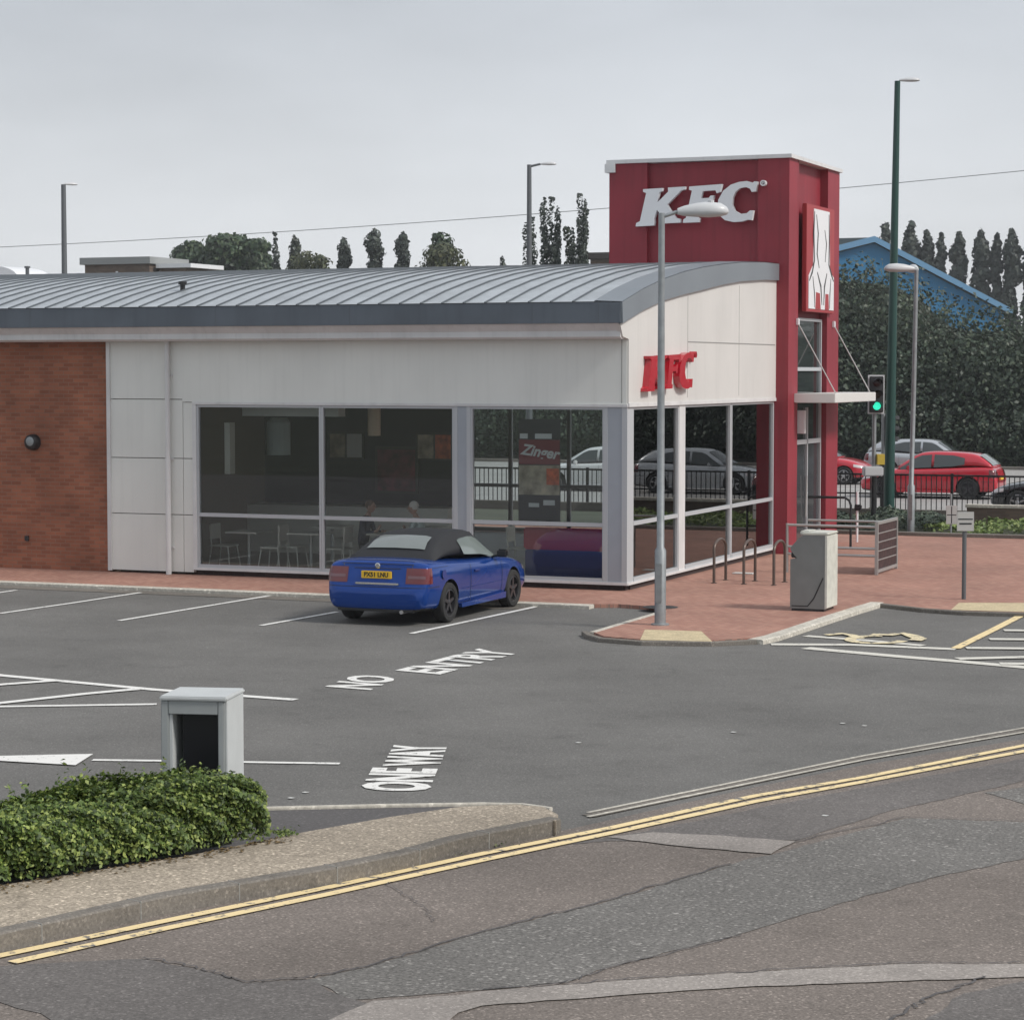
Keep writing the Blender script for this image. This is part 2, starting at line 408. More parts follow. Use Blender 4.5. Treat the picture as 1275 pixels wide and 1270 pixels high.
# ------------------------------------------------------------------ ground sheets
def sheet(name, pts, z, m, jag=0, step=.3, seed=1, zt=None, kind='structure', parent=None):
    rnd = random.Random(seed); out = []
    n = len(pts)
    for i in range(n):
        a = Vector(pts[i]).to_2d() if len(pts[i]) == 3 else Vector(pts[i]); b = Vector(pts[(i+1) % n])
        out.append(tuple(a))
        if jag:
            k = min(int((b-a).length/step), 60)
            nr = Vector((-(b-a).y, (b-a).x)).normalized() if (b-a).length > 0 else Vector((0, 0))
            for j in range(1, k):
                p = a.lerp(b, j/k) + nr*rnd.uniform(-jag, jag); out.append(tuple(p))
    mb = MB(); vs = [(x, y, z) for x, y in out]
    tri = tessellate_polygon([[Vector((x, y, 0)) for x, y in out]])
    mb.add(vs, [tuple(t) for t in tri])
    me = bpy.data.meshes.new(name); me.from_pydata(mb.v, [], mb.f)
    bm = bmesh.new(); bm.from_mesh(me)
    for f in bm.faces: f.normal_update()
    bmesh.ops.reverse_faces(bm, faces=[f for f in bm.faces if f.normal.z < 0]); bm.to_mesh(me); bm.free()
    o = link(name, me, m, parent)
    if kind: o['kind'] = kind
    return o
def slab(name, pts, z0, z1, m, kind='structure'):
    o = MB().prism(pts, XY, z0, z1).build(name, m); o['kind'] = kind; return o
gz = lambda l, z=ZR: [G(x, y, z) for x, y in l]

sheet('ground', [(-1500, -300), (1500, -300), (1500, 2500), (-1500, 2500)], ZR-.012, M_earth)
# the car park tarmac and the road in front of it
sheet('car_park', [(-60, -40), (60, -40), (60, 16), (-60, 16)], ZR-.004, M_car_park)
road_top = gz([(-500, 1290), (0, 1172), (204, 1130), (408, 1094), (560, 1063), (700, 1034), (939, 980), (1076, 952), (1275, 920), (1800, 836)])
sheet('road', road_top + [(30, -60), (-30, -60)], ZR, M_road)
sheet('coarse_road_patch', gz([(382, 1220), (459, 1204), (600, 1161), (759, 1122), (918, 1074), (992, 1056), (1039, 1043), (1129, 1019), (1275, 1024), (1400, 1028), (1400, 1060),
      (1275, 1069), (1182, 1088), (1039, 1127), (918, 1164), (759, 1204), (706, 1223), (600, 1233), (438, 1245)]), ZR+.004, M_coarse, .02, .12, 3)
sheet('small_coarse_road_patch', gz([(1225, 987), (1290, 978), (1400, 970), (1400, 1003), (1290, 1005)]), ZR+.004, M_coarse, .02, .12, 4)
sheet('grey_road_patch', gz([(-60, 1205), (0, 1203), (183, 1194), (255, 1209), (306, 1224), (382, 1220), (425, 1240), (459, 1250), (408, 1275), (360, 1320), (120, 1320), (51, 1262), (0, 1248), (-60, 1240)]), ZR+.0045, M_grey_patch, .02, .15, 5)
sheet('pale_road_strip', gz([(408, 1272), (464, 1247), (570, 1240), (600, 1235), (759, 1223), (918, 1212), (1129, 1201), (1275, 1201), (1400, 1203), (1400, 1219), (1275, 1217), (1129, 1222), (918, 1230), (759, 1241), (600, 1253), (570, 1262), (540, 1290), (400, 1300)]), ZR+.008, M_pale_strip, .012, .12, 6)
sheet('pale_road_patch', gz([(753, 1043), (812, 1037), (896, 1041), (992, 1048), (960, 1064), (865, 1056)]), ZR+.009, M_pale_strip, .015, .12, 7)
sheet('lower_right_road_patch', gz([(1110, 1300), (1200, 1237), (1275, 1222), (1400, 1214), (1400, 1320)]), ZR+.0045, M_grey_patch, .02, .15, 8)
sheet('grey_road_band', gz([(700, 1052), (760, 1047), (860, 1058), (960, 1066), (905, 1074), (1000, 1050), (1120, 1016), (1010, 1010), (1275, 965), (1275, 947), (1076, 980), (939, 1006), (800, 1032)][:2] + [(992, 1046), (1100, 1012), (1220, 985), (1275, 972), (1400, 955), (1400, 925), (1275, 945), (1076, 981), (939, 1007), (800, 1036)]), ZR+.0035, M_grey_patch, .02, .15, 9)
# block paving
pave = [(-45, -2.46), (.2, -2.46)] + [G(*p) for p in [(770, 752), (812, 755), (828, 760), (775, 776), (737, 786), (752, 792), (800, 796), (885, 797), (940, 794), (975, 786), (1030, 767), (1086, 752)]] + \
       [G(*p) for p in [(1092, 751), (1150, 757), (1200, 760), (1290, 763), (1700, 775)]] + [(34, -2.2), (34, 19), (-45, 19)]
slab('block_paving', pave, ZR-.05, 0, M_paver)
# kerbs
def strip(name, pts, wd, z0, z1, m, kind='structure', thing_tag=None, parent=None):
    """a band of width wd along a ground polyline"""
    P = [Vector(p) for p in pts]; n = len(P); Lf = []; Rt = []
    for i, p in enumerate(P):
        d = (P[min(i+1, n-1)] - P[max(i-1, 0)]).normalized(); nr = Vector((-d.y, d.x))
        Lf.append(p + nr*wd/2); Rt.append(p - nr*wd/2)
    if z1 is None:
        mb = MB()
        for i in range(n-1):
            mb.add([(*Rt[i], z0), (*Rt[i+1], z0), (*Lf[i+1], z0), (*Lf[i], z0)], [(0, 1, 2, 3)])
    else:
        mb = MB()
        for i in range(n):
            pass
        vs = []
        for i in range(n): vs += [(*Rt[i], z0), (*Rt[i], z1-.012), (*(Rt[i].lerp(Lf[i], .1)), z1), (*(Lf[i].lerp(Rt[i], .1)), z1), (*Lf[i], z1-.012), (*Lf[i], z0)]
        fs = [(i*6+k, i*6+k+1, (i+1)*6+k+1, (i+1)*6+k) for i in range(n-1) for k in range(5)]
        fs += [tuple(range(6)), tuple(range((n-1)*6, n*6))]
        mb.add(vs, fs)
    o = mb.build(name, m, parent)
    if kind: o['kind'] = kind
    return o
def crack(pts, seed, wd=.012):
    rnd = random.Random(seed); P_ = []
    for a_, b_ in zip(pts, pts[1:]):
        for k_ in range(14):
            t_ = k_/14; x_ = a_[0]+(b_[0]-a_[0])*t_; y_ = a_[1]+(b_[1]-a_[1])*t_; g_ = G(x_, y_, ZR); P_.append((g_[0]+rnd.uniform(-.03, .03), g_[1]+rnd.uniform(-.03, .03)))
    strip('road_crack', P_, wd, ZR+.0125, None, M_dark_patch)
crack([(1100, 1275), (1160, 1242), (1230, 1215)], 1, .02)
crack([(918, 1166), (759, 1206), (690, 1228)], 2); crack([(382, 1218), (459, 1203), (600, 1160), (759, 1121), (918, 1073)], 3, .02)
crack([(183, 1193), (255, 1208), (306, 1223), (382, 1219)], 4, .018); crack([(600, 1233), (759, 1222), (918, 1211), (1129, 1200), (1290, 1200)], 5, .015)
crack([(480, 1100), (520, 1125), (545, 1150)], 6, .008); crack([(992, 1048), (1129, 1018), (1290, 1023)], 7, .014)
strip('kerb', [(-45, -2.56), (-20, -2.56), (-8, -2.56), (-.3, -2.56), (.3, -2.56)], .24, ZR-.05, .003, M_kerb_light)
strip('gutter', [(-45, -2.95), (-8, -2.95), (-.6, -2.95)], .5, ZR+.003, None, M_kerb)
strip('kerb', [G(*p) for p in [(700, 750), (728, 786)]][1:] + [G(*p) for p in [(733, 790), (748, 794), (800, 798), (885, 799), (940, 796.5)]], .10, ZR-.05, .003, M_kerb)
strip('kerb', [G(*p) for p in [(940, 796.5), (960, 792), (985, 784), (1030, 769), (1065, 758), (1092, 750)]], .26, ZR-.05, .006, M_kerb_light)
strip('kerb', [G(*p) for p in [(1094, 751), (1150, 757.5), (1200, 761), (1290, 763.5), (1700, 776)]], .12, ZR-.05, .003, M_kerb)
strip('kerb', [G(*p) for p in [(738, 787), (775, 776), (826, 761)]], .12, ZR-.05, .004, M_kerb_light)
# concrete verge with its kerb
verge_top = [(-400, 1190), (0, 1102), (229, 1066), (382, 1035), (484, 1017), (573, 1004), (640, 1001), (676, 1004)]
verge_bot = [(695, 1014), (692, 1022), (676, 1019), (563, 1040), (498, 1059), (408, 1077), (204, 1111), (0, 1156), (-400, 1250)]
vt = [G(x, y, .07) for x, y in verge_top]; vb = [G(x, y, .07) for x, y in verge_bot]
slab('verge', vt + vb, ZR-.05, .07, M_verge)
strip('kerb', [G(x, y, .07) for x, y in [(-400, 1252), (-100, 1181), (0, 1158.5), (204, 1113), (408, 1079), (498, 1061), (563, 1043), (676, 1021), (690, 1018)]], .15, ZR-.05, .075, M_kerb)
kj = [Vector(G(x, y, .07)) for x, y in [(0, 1158.5), (204, 1113), (408, 1079), (498, 1061), (563, 1043), (676, 1021)]]
acc = .3
for a_, b_ in zip(kj, kj[1:]):
    ln_ = (b_-a_).length; dd_ = (b_-a_).normalized(); nn_ = Vector((-dd_.y, dd_.x))
    while acc < ln_:
        q_ = a_ + dd_*acc; mbk = MB(); e_ = []
        for sx_, sy_ in ((-.004, -.0765), (.004, -.0765), (.004, .076), (-.004, .076)): e_.append(q_ + dd_*sx_ + nn_*sy_)
        o_ = mbk.add([(*p_, ZR) for p_ in e_] + [(*p_, .0762) for p_ in e_], [(0, 1, 5, 4), (1, 2, 6, 5), (2, 3, 7, 6), (3, 0, 4, 7), (4, 5, 6, 7)]).build('kerb_joint', M_joint); o_['kind'] = 'structure'
        acc += .9
    acc -= ln_
sheet('dark_tarmac_patch', gz([(250, 1062), (300, 1010), (345, 1005), (480, 1002), (592, 1000), (600, 1003), (520, 1025), (350, 1052)]), ZR+.002, M_dark_patch)
strip('edging', [G(x, y, ZR+.03) for x, y in [(250, 1008), (345, 1004), (480, 1001), (600, 999), (650, 1000), (686, 1005)]], .05, ZR-.05, ZR+.03, M_kerb_light)
strip('gutter', gz([(732, 1016), (939, 973), (1076, 944.5), (1275, 910), (1700, 840)]), .16, ZR+.005, None, M_kerb)
for dy in (-2.6, 2.6):
    strip('channel_line', gz([(732, 1015+dy), (939, 972+dy), (1076, 944+dy), (1275, 909.5+dy), (1700, 839+dy)]), .05, ZR+.009, None, M_kerb_light)
def line(pts, wd=.1, m=None, z=ZR, name='road_marking', dz=.006):
    return strip(name, gz(pts, z), wd, z+dz, None, m or M_white_paint)
# parking bay lines
for l in [[(0, 764), (90, 751), (175, 738)], [(148, 773), (335, 742)], [(325, 779), (420, 762)], [(512, 789), (670, 755)], [(-60, 747), (20, 735)]]:
    line(l, .10)
# left hatched box, lane lines
line([(-100, 828), (0, 841), (194, 859), (368, 871.5)], .16)
line([(-60, 859), (0, 853), (74, 847.5)], .16, dz=.010)
line([(-60, 883), (0, 876), (110, 864), (171, 858.5)], .16, dz=.010)
line([(-60, 881), (0, 880), (195, 877)], .13)
line([(115, 946.5), (200, 947.5), (423, 951)], .10)
sheet('road_marking', gz([(-200, 945), (0, 942), (60, 940.5), (116, 939.5), (94, 953.5), (0, 948), (-200, 954)]), ZR+.010, M_white_paint)
# double yellow lines
line([(-200, 1232), (0, 1191), (204, 1148), (408, 1106), (600, 1064), (759, 1032), (939, 992), (1076, 968.5), (1275, 929), (1700, 848)], .10, M_yellow_paint, dz=.011)
line([(15, 1199.5), (204, 1157.5), (408, 1114.5), (600, 1072), (759, 1038.5), (939, 999), (1076, 974), (1275, 936), (1700, 854)], .10, M_yellow_paint, dz=.011)
# markings of the bays on the right
line([(1189.6, 808), (1240, 783), (1275, 765), (1340, 733)], .14, M_yellow_paint, dz=.011)
line([(960, 802.5), (1060, 803), (1190, 808.5)], .24, M_faded_paint)
line([(1003, 807), (1124, 818), (1192, 823.5), (1275, 831), (1400, 842)], .26, M_faded_paint)
line([(1003, 792), (1071, 797), (1150, 804)], .2, M_faded_paint)
for a, b in [((1250, 785.5), (1400, 787)), ((1232, 796.5), (1400, 798)), ((1203, 807.5), (1400, 809.5)), ((1192, 821), (1400, 816)), ((1245, 827), (1400, 829))]:
    line([a, b], .24, M_faded_paint, dz=.013)
line([(1092+34*math.cos(R(a_)), 797+4.6*math.sin(R(a_))) for a_ in range(20, 300, 20)], .17, M_pale_yellow, dz=.013)
line([(1086, 790.5), (1108, 791.5), (1124, 789.5), (1136, 792.5), (1145, 796), (1138, 798.5)], .22, M_pale_yellow, dz=.016)
line([(1028, 791.5), (1048, 789.8), (1062, 792), (1070, 796)], .17, M_pale_yellow, dz=.016)
# tactile paving and litter
sheet('tactile_paving', [G(*p) for p in [(803, 784), (873, 786), (887, 799), (797, 797)]], .004, M_tactile)
sheet('tactile_paving', [G(*p) for p in [(1194, 750.5), (1290, 751), (1600, 755), (1600, 770), (1290, 762.5), (1184, 759.5)]], .004, M_tactile)

def ground_text(txt, p0, p1, up, z, m, bold=.018):
    """words laid on the ground: p0 start of the base line, p1 its end, up the height vector"""
    c = bpy.data.curves.new('t', 'FONT'); c.body = txt; c.offset = bold; c.resolution_u = 3
    o = bpy.data.objects.new('t', c); COL.objects.link(o)
    bpy.context.view_layer.update()
    me = bpy.data.meshes.new_from_object(o.evaluated_get(bpy.context.evaluated_depsgraph_get()))
    bpy.data.objects.remove(o)
    xs = [v.co.x for v in me.vertices]; ys = [v.co.y for v in me.vertices]
    x0, x1, y0, y1 = min(xs), max(xs), min(ys), max(ys)
    p0 = Vector(p0); p1 = Vector(p1); up = Vector(up)
    for v in me.vertices:
        q = p0 + (p1-p0)*((v.co.x-x0)/(x1-x0)) + up*((v.co.y-y0)/(y1-y0)); v.co = (q.x, q.y, z)
    me.update()
    ob = link('road_lettering', me, m); ob['kind'] = 'structure'; return ob
a0, a1, a2, a3 = [Vector(G(x, y, ZR)) for x, y in [(535, 986), (558, 928), (447, 984), (495, 928)]]
ground_text('ONE', a0, a0.lerp(a1, .46), (a2-a0)*1.0, ZR+.006, M_white_paint, .045)
ground_text('WAY', a0.lerp(a1, .52), a1, (a3-a1)*1.08, ZR+.006, M_white_paint, .045)
n0, n1 = Vector(G(462, 859.5, ZR)), Vector(G(499, 844, ZR))
ground_text('NO', n0, n1, Vector(G(404, 855, ZR))-n0, ZR+.006, M_white_paint, .03)
n2, n3 = Vector(G(548, 840, ZR)), Vector(G(650, 812, ZR))
ground_text('ENTRY', n2, n3, Vector(G(492, 835, ZR))-n2, ZR+.006, M_white_paint, .03)
for i, (x, y) in enumerate([(125, 733), (157, 735), (913, 912), (1049, 901), (1076, 904), (720, 925), (1027, 1016), (380, 987), (362, 994)]):
    c = G(x, y, ZR if y > 760 else 0); z = (ZR if y > 760 else 0)
    sheet('litter', [(c[0]-.028, c[1]-.02), (c[0]+.02, c[1]-.03), (c[0]+.035, c[1]+.02), (c[0]-.02, c[1]+.03)], z+.008, M_litter, kind=None)
    o = bpy.context.scene.collection.objects[-1]
    tag(o, 'small white scrap of litter lying flat on the ground', 'litter', 'scraps of litter on the ground')
c = G(926, 714.5); mbx = MB().box(c[0]-.2, c[0]+.2, c[1]-.1, c[1]+.12, .005, .02)
tag(mbx.build('litter', M_litter), 'larger flat white wrapper on the red paving between the cycle hoops', 'litter')
o = MB().lathe([(0, .006), (.28, .006), (.3, .004)], lambda a, b, h: (G(822, 756)[0]+a, G(822, 756)[1]+b, h), 24).build('manhole_with_shadow', M_black)  # one black disc for the manhole and its painted shadow
tag(o, 'dark round drain cover with its painted shadow in the paving behind the near lamp post', 'drain cover')

# ------------------------------------------------------------------ the restaurant
B = thing('restaurant_building', 'long single storey restaurant with curved grey metal roof, white cladding and red tower', 'restaurant')
XL = -32
bw = MB().box(XL, -10.68, .02, .3, 0, 4.46).build('brick_wall', M_brick, B)
MB().box(XL, -.06, .12, .28, 0, .13).box(-.10, -.03, .28, 9.28, 0, .12).build('plinth', M_brick_dark, B)
# cladding left of the windows
mb = MB()
for z0, z1 in [(.05, 1.14), (1.155, 2.22), (2.235, 3.35), (3.365, 4.46)]:
    mb.box(-10.62, -9.02, .0, .1, z0, z1)
mb.box(-9.01, -8.80, .005, .1, .05, 1.14).box(-9.01, -8.80, .005, .1, 1.155, 2.22).box(-9.01, -8.80, .005, .1, 2.235, 3.30)
mb.build('cladding_panel', M_panel, B)
MB().box(-10.7, -10.62, -.03, .1, .03, 4.46).build('corner_trim', M_white_trim, B)
MB().box(-9.02, .0, -.012, .1, 3.31, 4.46).build('cladding_panel', M_panel, B)
MB().box(-8.80, .02, -.03, .08, 3.262, 3.31).build('window_head_trim', M_white_trim, B)
dp = MB().tube([(-9.3, -.09, 4.5), (-9.3, -.09, 2.2)], .05, 10).tube([(-9.3, -.09, 2.2), (-9.3, -.09, .0)], .055, 10)
for z in (.5, 2.2, 3.8): dp.box(-9.38, -9.22, -.03, .0, z, z+.04)
dp.build('downpipe', M_white_trim, B, True)
# wall lamp (round) on the brick
o = MB().lathe([(0, -.16), (.10, -.15), (.15, -.10), (.16, -.02), (.16, .02)], lambda a, b, h: (-12.4+a, h, 2.5+b), 20).build('wall_light', M_blackplastic, B, True)
MB().lathe([(0, -.165), (.05, -.163), (.09, -.155)], lambda a, b, h: (-12.38+a, h, 2.52+b), 16).build('lens', M_galv, o)
MB().box(-12.62, -12.54, -.02, .02, .55, .65).build('air_vent', M_blackplastic, B)
# eaves
MB().box(XL, .05, -.512, -.40, 4.735, 5.10).build('fascia', M_fascia, B)
for x in (-22.5, -17.4, -12.1, -8.0, -5.2, -1.6, -.35): MB().box(x-.006, x+.006, -.515, -.512, 4.74, 5.09).build('fascia_joint', M_seam, B)
MB().prism([(-.47, 4.732), (-.36, 4.60), (-.36, 4.50), (-.30, 4.462), (.1, 4.462), (.1, 4.732)], YZ, XL, .0).build('soffit', M_white_trim, B)
# roof
Tp = [(-.5, 5.10), (.6, 5.36), (1.69, 5.57), (2.9, 5.75), (4.05, 5.88), (5.3, 5.99), (6.55, 6.08), (8.2, 6.15), (9.9, 6.17)]
Tf = Tp + [(11.5, 6.15), (13.3, 6.06)]
Bp = [(-.47, 4.73), (.6, 4.98), (1.69, 5.18), (2.9, 5.33), (4.06, 5.45), (5.3, 5.59), (6.56, 5.70), (8.2, 5.79), (9.9, 5.83)]
Bf = Bp + [(11.5, 5.80), (13.3, 5.70)]
roof = MB().prism(Tf + [(y, z-.1) for y, z in Tf[::-1]], YZ, XL, -.12).build('roof', M_roof, B, True)
# the verge, folded over the edge
mb = MB()
for i in range(len(Tf)-1):
    mb.prism([Tf[i], Tf[i+1], Bf[i+1], Bf[i]], YZ, .0, .09)
    mb.add([(-.42, Tf[i][0], Tf[i][1]+.03), (.09, Tf[i][0], Tf[i][1]+.01), (.09, Tf[i+1][0], Tf[i+1][1]+.01), (-.42, Tf[i+1][0], Tf[i+1][1]+.03)], [(0, 1, 2, 3)])
mb.build('roof_verge', M_verge_trim, B)
sm = MB()
k = 0; x = -.42
while x > XL and k < 200:
    for i in range(len(Tf)-1):
        (ya, za), (yb, zb) = Tf[i], Tf[i+1]
        sm.add([(x-.011, ya, za), (x+.011, ya, za), (x+.011, yb, zb), (x-.011, yb, zb), (x-.011, ya, za+.028), (x+.011, ya, za+.028), (x+.011, yb, zb+.028), (x-.011, yb, zb+.028)],
               [(0, 1, 5, 4), (1, 2, 6, 5), (3, 0, 4, 7), (4, 5, 6, 7)])
    x -= .42; k += 1
sm.build('standing_seams', M_seam, B)
MB().box(XL, -.42, -.52, -.47, 5.102, 5.112).build('gutter_edge', M_black, B)
v = MB().lathe([(.05, 0), (.05, .14), (.085, .14), (.085, .2), (0, .22)], lambda a, b, h: (-9.7+a, 1.2+b, 5.45+h), 12).build('roof_vent', M_black, B)
# gable: infill between the window head and the curved verge
gp = [(-.45, 4.72)] + Bp[1:] + [(9.9, 3.33), (.0, 3.33), (.0, 4.46), (-.3, 4.5)]
MB().prism(gp, YZ, -.06, .03).build('gable_panel', M_panel_cream, B)
MB().box(-.04, .045, .0, 9.3, 3.262, 3.33).build('gable_trim', M_white_trim, B)
MB().box(.03, .034, 3.3, 9.2, 4.44, 4.46).build('panel_joint', M_joint, B)
MB().box(.03, .033, 3.3, 3.315, 3.4, 5.32).build('panel_joint', M_joint, B)
MB().box(.03, .033, 6.6, 6.615, 3.4, 5.62).build('panel_joint', M_joint, B)
MB().box(-.10, -.088, -.016, -.012, 3.33, 4.46).build('panel_joint', M_joint, B)
# back and far walls
MB().box(XL, -10.6, 13.02, 13.2, 0, 5.6).box(-10.6, -9.15, 13.02, 13.2, 0, 3.4).box(-10.6, -3.8, 13.02, 13.2, 3.4, 5.7).build('rear_wall', M_brick, B)
# windows: x/y spans; each a frame with two panes
def win_A(x0, x1):
    z0, z1, zt, w = .13, 3.262, 1.16, .042
    f = MB().box(x0, x0+w, .0, .09, z0, z1).box(x1-w, x1, .0, .09, z0, z1).box(x0+w, x1-w, .0, .09, z1-.05, z1)
    f.box(x0+w, x1-w, -.01, .09, z0, z0+.08).box(x0+w, x1-w, .005, .09, zt-.035, zt+.035)
    w0 = f.build('window', M_frame, B)
    MB().box(x0+w, x1-w, .05, .056, zt+.035, z1-.05).build('pane', M_glass, w0)
    MB().box(x0+w, x1-w, .05, .056, z0+.08, zt-.035).build('pane', M_glass, w0)
win_A(-8.72, -6.06); win_A(-6.055, -3.34); win_A(-3.02, -.42)
MB().box(-8.8, -8.72, -.02, .09, .1, 3.262).build('window_jamb', M_white_trim, B)
MB().box(-3.34, -3.02, -.004, .1, .13, 3.262).build('column', M_mullion_panel, B)
MB().box(-3.35, -3.27, -.012, .1, .13, 3.262).box(-3.09, -3.01, -.012, .1, .13, 3.262).build('column_trim', M_frame, B)
MB().box(-.42, -.06, -.004, .1, .10, 3.262).build('corner_column', M_mullion_panel, B)
MB().box(-.44, -.36, -.012, .1, .10, 3.262).box(-.09, .01, -.012, .30, .10, 3.262).build('corner_trim', M_frame, B)
MB().box(-8.8, .02, -.03, .1, .10, .15).build('sill', M_white_trim, B)
def win_B(y0, y1):
    z0, z1, zt, w = .13, 3.262, 1.18, .06
    f = MB().box(-.09, .0, y0, y0+w, z0, z1).box(-.09, .0, y1-w, y1, z0, z1).box(-.09, .0, y0+w, y1-w, z1-.05, z1)
    f.box(-.09, .012, y0+w, y1-w, z0, z0+.08).box(-.09, .005, y0+w, y1-w, zt-.035, zt+.035)
    w0 = f.build('window', M_frame, B)
    MB().box(-.05, -.044, y0+w, y1-w, zt+.035, z1-.05).build('pane', M_glass, w0)
    MB().box(-.05, -.044, y0+w, y1-w, z0+.08, zt-.035).build('pane', M_glass, w0)
win_B(.30, 2.9); win_B(3.22, 6.2); win_B(6.22, 9.26)
MB().box(-.09, .012, 2.88, 3.24, .12, 3.262).build('column', M_white_trim, B)
MB().box(-.08, .035, .0, 9.28, .10, .145).build('sill', M_white_trim, B)
# interior shell
MB().box(-10.6, -.12, .3, 13.0, 0.0, .04).build('floor', M_int_floor, B)
MB().box(-10.6, -.12, .12, 13.0, 3.45, 3.5).build('ceiling', M_int_ceiling, B)
MB().box(-8.5, -6.4, 1.4, 1.7, 3.02, 3.2).build('ceiling_beam', M_poster_white, B)
MB().box(-8.62, -8.5, .9, 1.1, 1.9, 2.9).build('hanging_fabric', M_int_light, B)
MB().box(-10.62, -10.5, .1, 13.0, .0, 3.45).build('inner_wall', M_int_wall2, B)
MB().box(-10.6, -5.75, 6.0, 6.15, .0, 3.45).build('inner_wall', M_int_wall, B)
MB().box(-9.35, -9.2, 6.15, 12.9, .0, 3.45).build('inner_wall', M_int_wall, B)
MB().box(-10.5, -5.8, 5.2, 6.0, .04, 1.05).build('counter', M_int_light, B)
# rear glazing seen right through the corner window
f = MB()
for xx in (-9.1, -7.6, -6.1, -4.6, -3.2, -1.7, -.2): f.box(xx-.04, xx+.04, 12.9, 13.0, .1, 3.4)
f.box(-9.1, -.15, 12.91, 12.99, 1.12, 1.2).box(-9.1, -.15, 12.91, 12.99, .05, .15).box(-9.1, -.15, 12.91, 12.99, 3.3, 3.4)
rw = f.build('rear_window', M_frame, B)
MB().box(-9.1, -.15, 12.95, 12.956, .1, 3.4).build('pane', M_glass, rw)
# tower
MB().box(-3.73, .12, 9.42, 13.35, 0, 8.38).build('tower_wall', M_red, B)
MB().box(-3.75, -2.88, 9.28, 13.4, 3.5, 8.39).build('tower_column', M_red, B)
MB().box(-.39, .30, 9.28, 10.02, 0, 8.39).build('tower_column', M_red, B)
MB().box(-.39, .30, 12.42, 13.42, 0, 8.39).build('tower_column', M_red, B)
MB().box(-3.80, .36, 9.22, 13.48, 8.39, 8.47).build('tower_coping', M_white_trim, B)
MB().box(-3.83, -3.6, 9.2, 13.5, 8.2, 8.39).build('tower_flashing', M_white_trim, B)
# glazing and door in the side of the tower
f = MB().box(.12, .2, 10.10, 10.16, .05, 5.05).box(.12, .2, 12.30, 12.36, .05, 5.05)
f.box(.12, .2, 10.16, 12.3, 4.99, 5.05).box(.12, .2, 10.16, 12.3, 3.9, 3.98).box(.12, .2, 10.16, 12.3, 2.3, 2.4).box(.12, .2, 11.2, 11.26, .05, 3.1)
tw = f.build('tower_window', M_frame, B)
MB().box(.125, .15, 10.16, 12.3, 2.4, 4.99).build('pane', M_carglass, tw)
MB().box(.125, .16, 11.28, 12.28, .06, 2.3).build('door', mat('dark_door_glass', (.05, .055, .06), .1), B)
dr = MB().box(.125, .16, 10.18, 11.19, .06, 2.3).build('door', mat('dark_door_glass', (.05, .055, .06), .1), B)
MB().tube([(.2, 11.1, .7), (.22, 11.1, 1.6)], .02).build('handle', M_steel, dr)
MB().bbox(.02+.1, .45, 9.5+.55, 10.2, 2.55, 3.05, .01).build('door_alarm_box', M_white_trim, B)
cn = MB().bbox(.3, 1.2, 9.75, 13.35, 3.22, 3.42, .01).build('canopy', mat('white_canopy', (.68, .68, .66), .4), B)
for yy in (9.9, 12.9):
    MB().tube([(.32, yy, 4.95), (1.15, yy+.1, 3.42)], .014, 6).build('stay_cable', M_steel, cn)
    MB().bbox(.3, .36, yy-.05, yy+.05, 4.88, 5.02, .01).build('bracket', M_sign_white, cn)
# portrait board above the door: plain white silhouette on a red board, the likeness left out
pb = MB().bbox(.3, .40, 10.30, 12.62, 5.18, 7.50, .01).build('sign_board', M_red_board, B)
MB().prism([(10.46, 5.25), (12.56, 5.25), (12.56, 5.98), (12.22, 6.12), (12.16, 7.42), (10.86, 7.42), (10.82, 6.2), (10.46, 5.95)], YZ, .40, .412).build('board_face', M_sign_white, pb)
def stroke(pts, wd):
    P_ = [Vector(p) for p in pts]; a_ = []; b_ = []
    for i_, p_ in enumerate(P_):
        d_ = (P_[min(i_+1, len(P_)-1)]-P_[max(i_-1, 0)]).normalized(); n_ = Vector((-d_.y, d_.x))
        w_ = wd*(.45 if i_ in (0, len(P_)-1) else 1); a_.append(tuple(p_+n_*w_/2)); b_.append(tuple(p_-n_*w_/2))
    MB().prism(a_ + b_[::-1], YZ, .412, .416).build('board_stripe', M_black, pb)
# abstract dark brush strokes of about the same weight as the drawing on the board
stroke([(10.90, 7.36), (10.84, 6.9), (10.90, 6.3), (10.74, 6.05), (10.50, 5.85)], .075)
stroke([(12.10, 7.36), (12.14, 6.8), (12.12, 6.25), (12.34, 6.05), (12.52, 5.9)], .075)
stroke([(11.05, 7.3), (11.2, 6.9), (11.12, 6.45), (11.3, 6.15)], .07)
stroke([(11.75, 7.0), (11.9, 6.7), (11.8, 6.3)], .06)
stroke([(11.15, 6.05), (11.45, 5.75), (11.55, 5.35)], .085)
stroke([(11.95, 6.05), (11.75, 5.75), (11.70, 5.35)], .085)
stroke([(10.78, 5.95), (10.92, 5.6), (10.95, 5.28)], .06)
stroke([(12.30, 5.95), (12.22, 5.6), (12.20, 5.28)], .06)
MB().prism([(11.0, 5.252), (11.45, 5.252), (11.38, 5.6), (11.05, 5.62)], YZ, .412, .4145).build('red_patch', M_red_board, pb)
MB().prism([(11.8, 5.252), (12.15, 5.252), (12.1, 5.6), (11.84, 5.6)], YZ, .412, .4145).build('red_patch', M_red_board, pb)

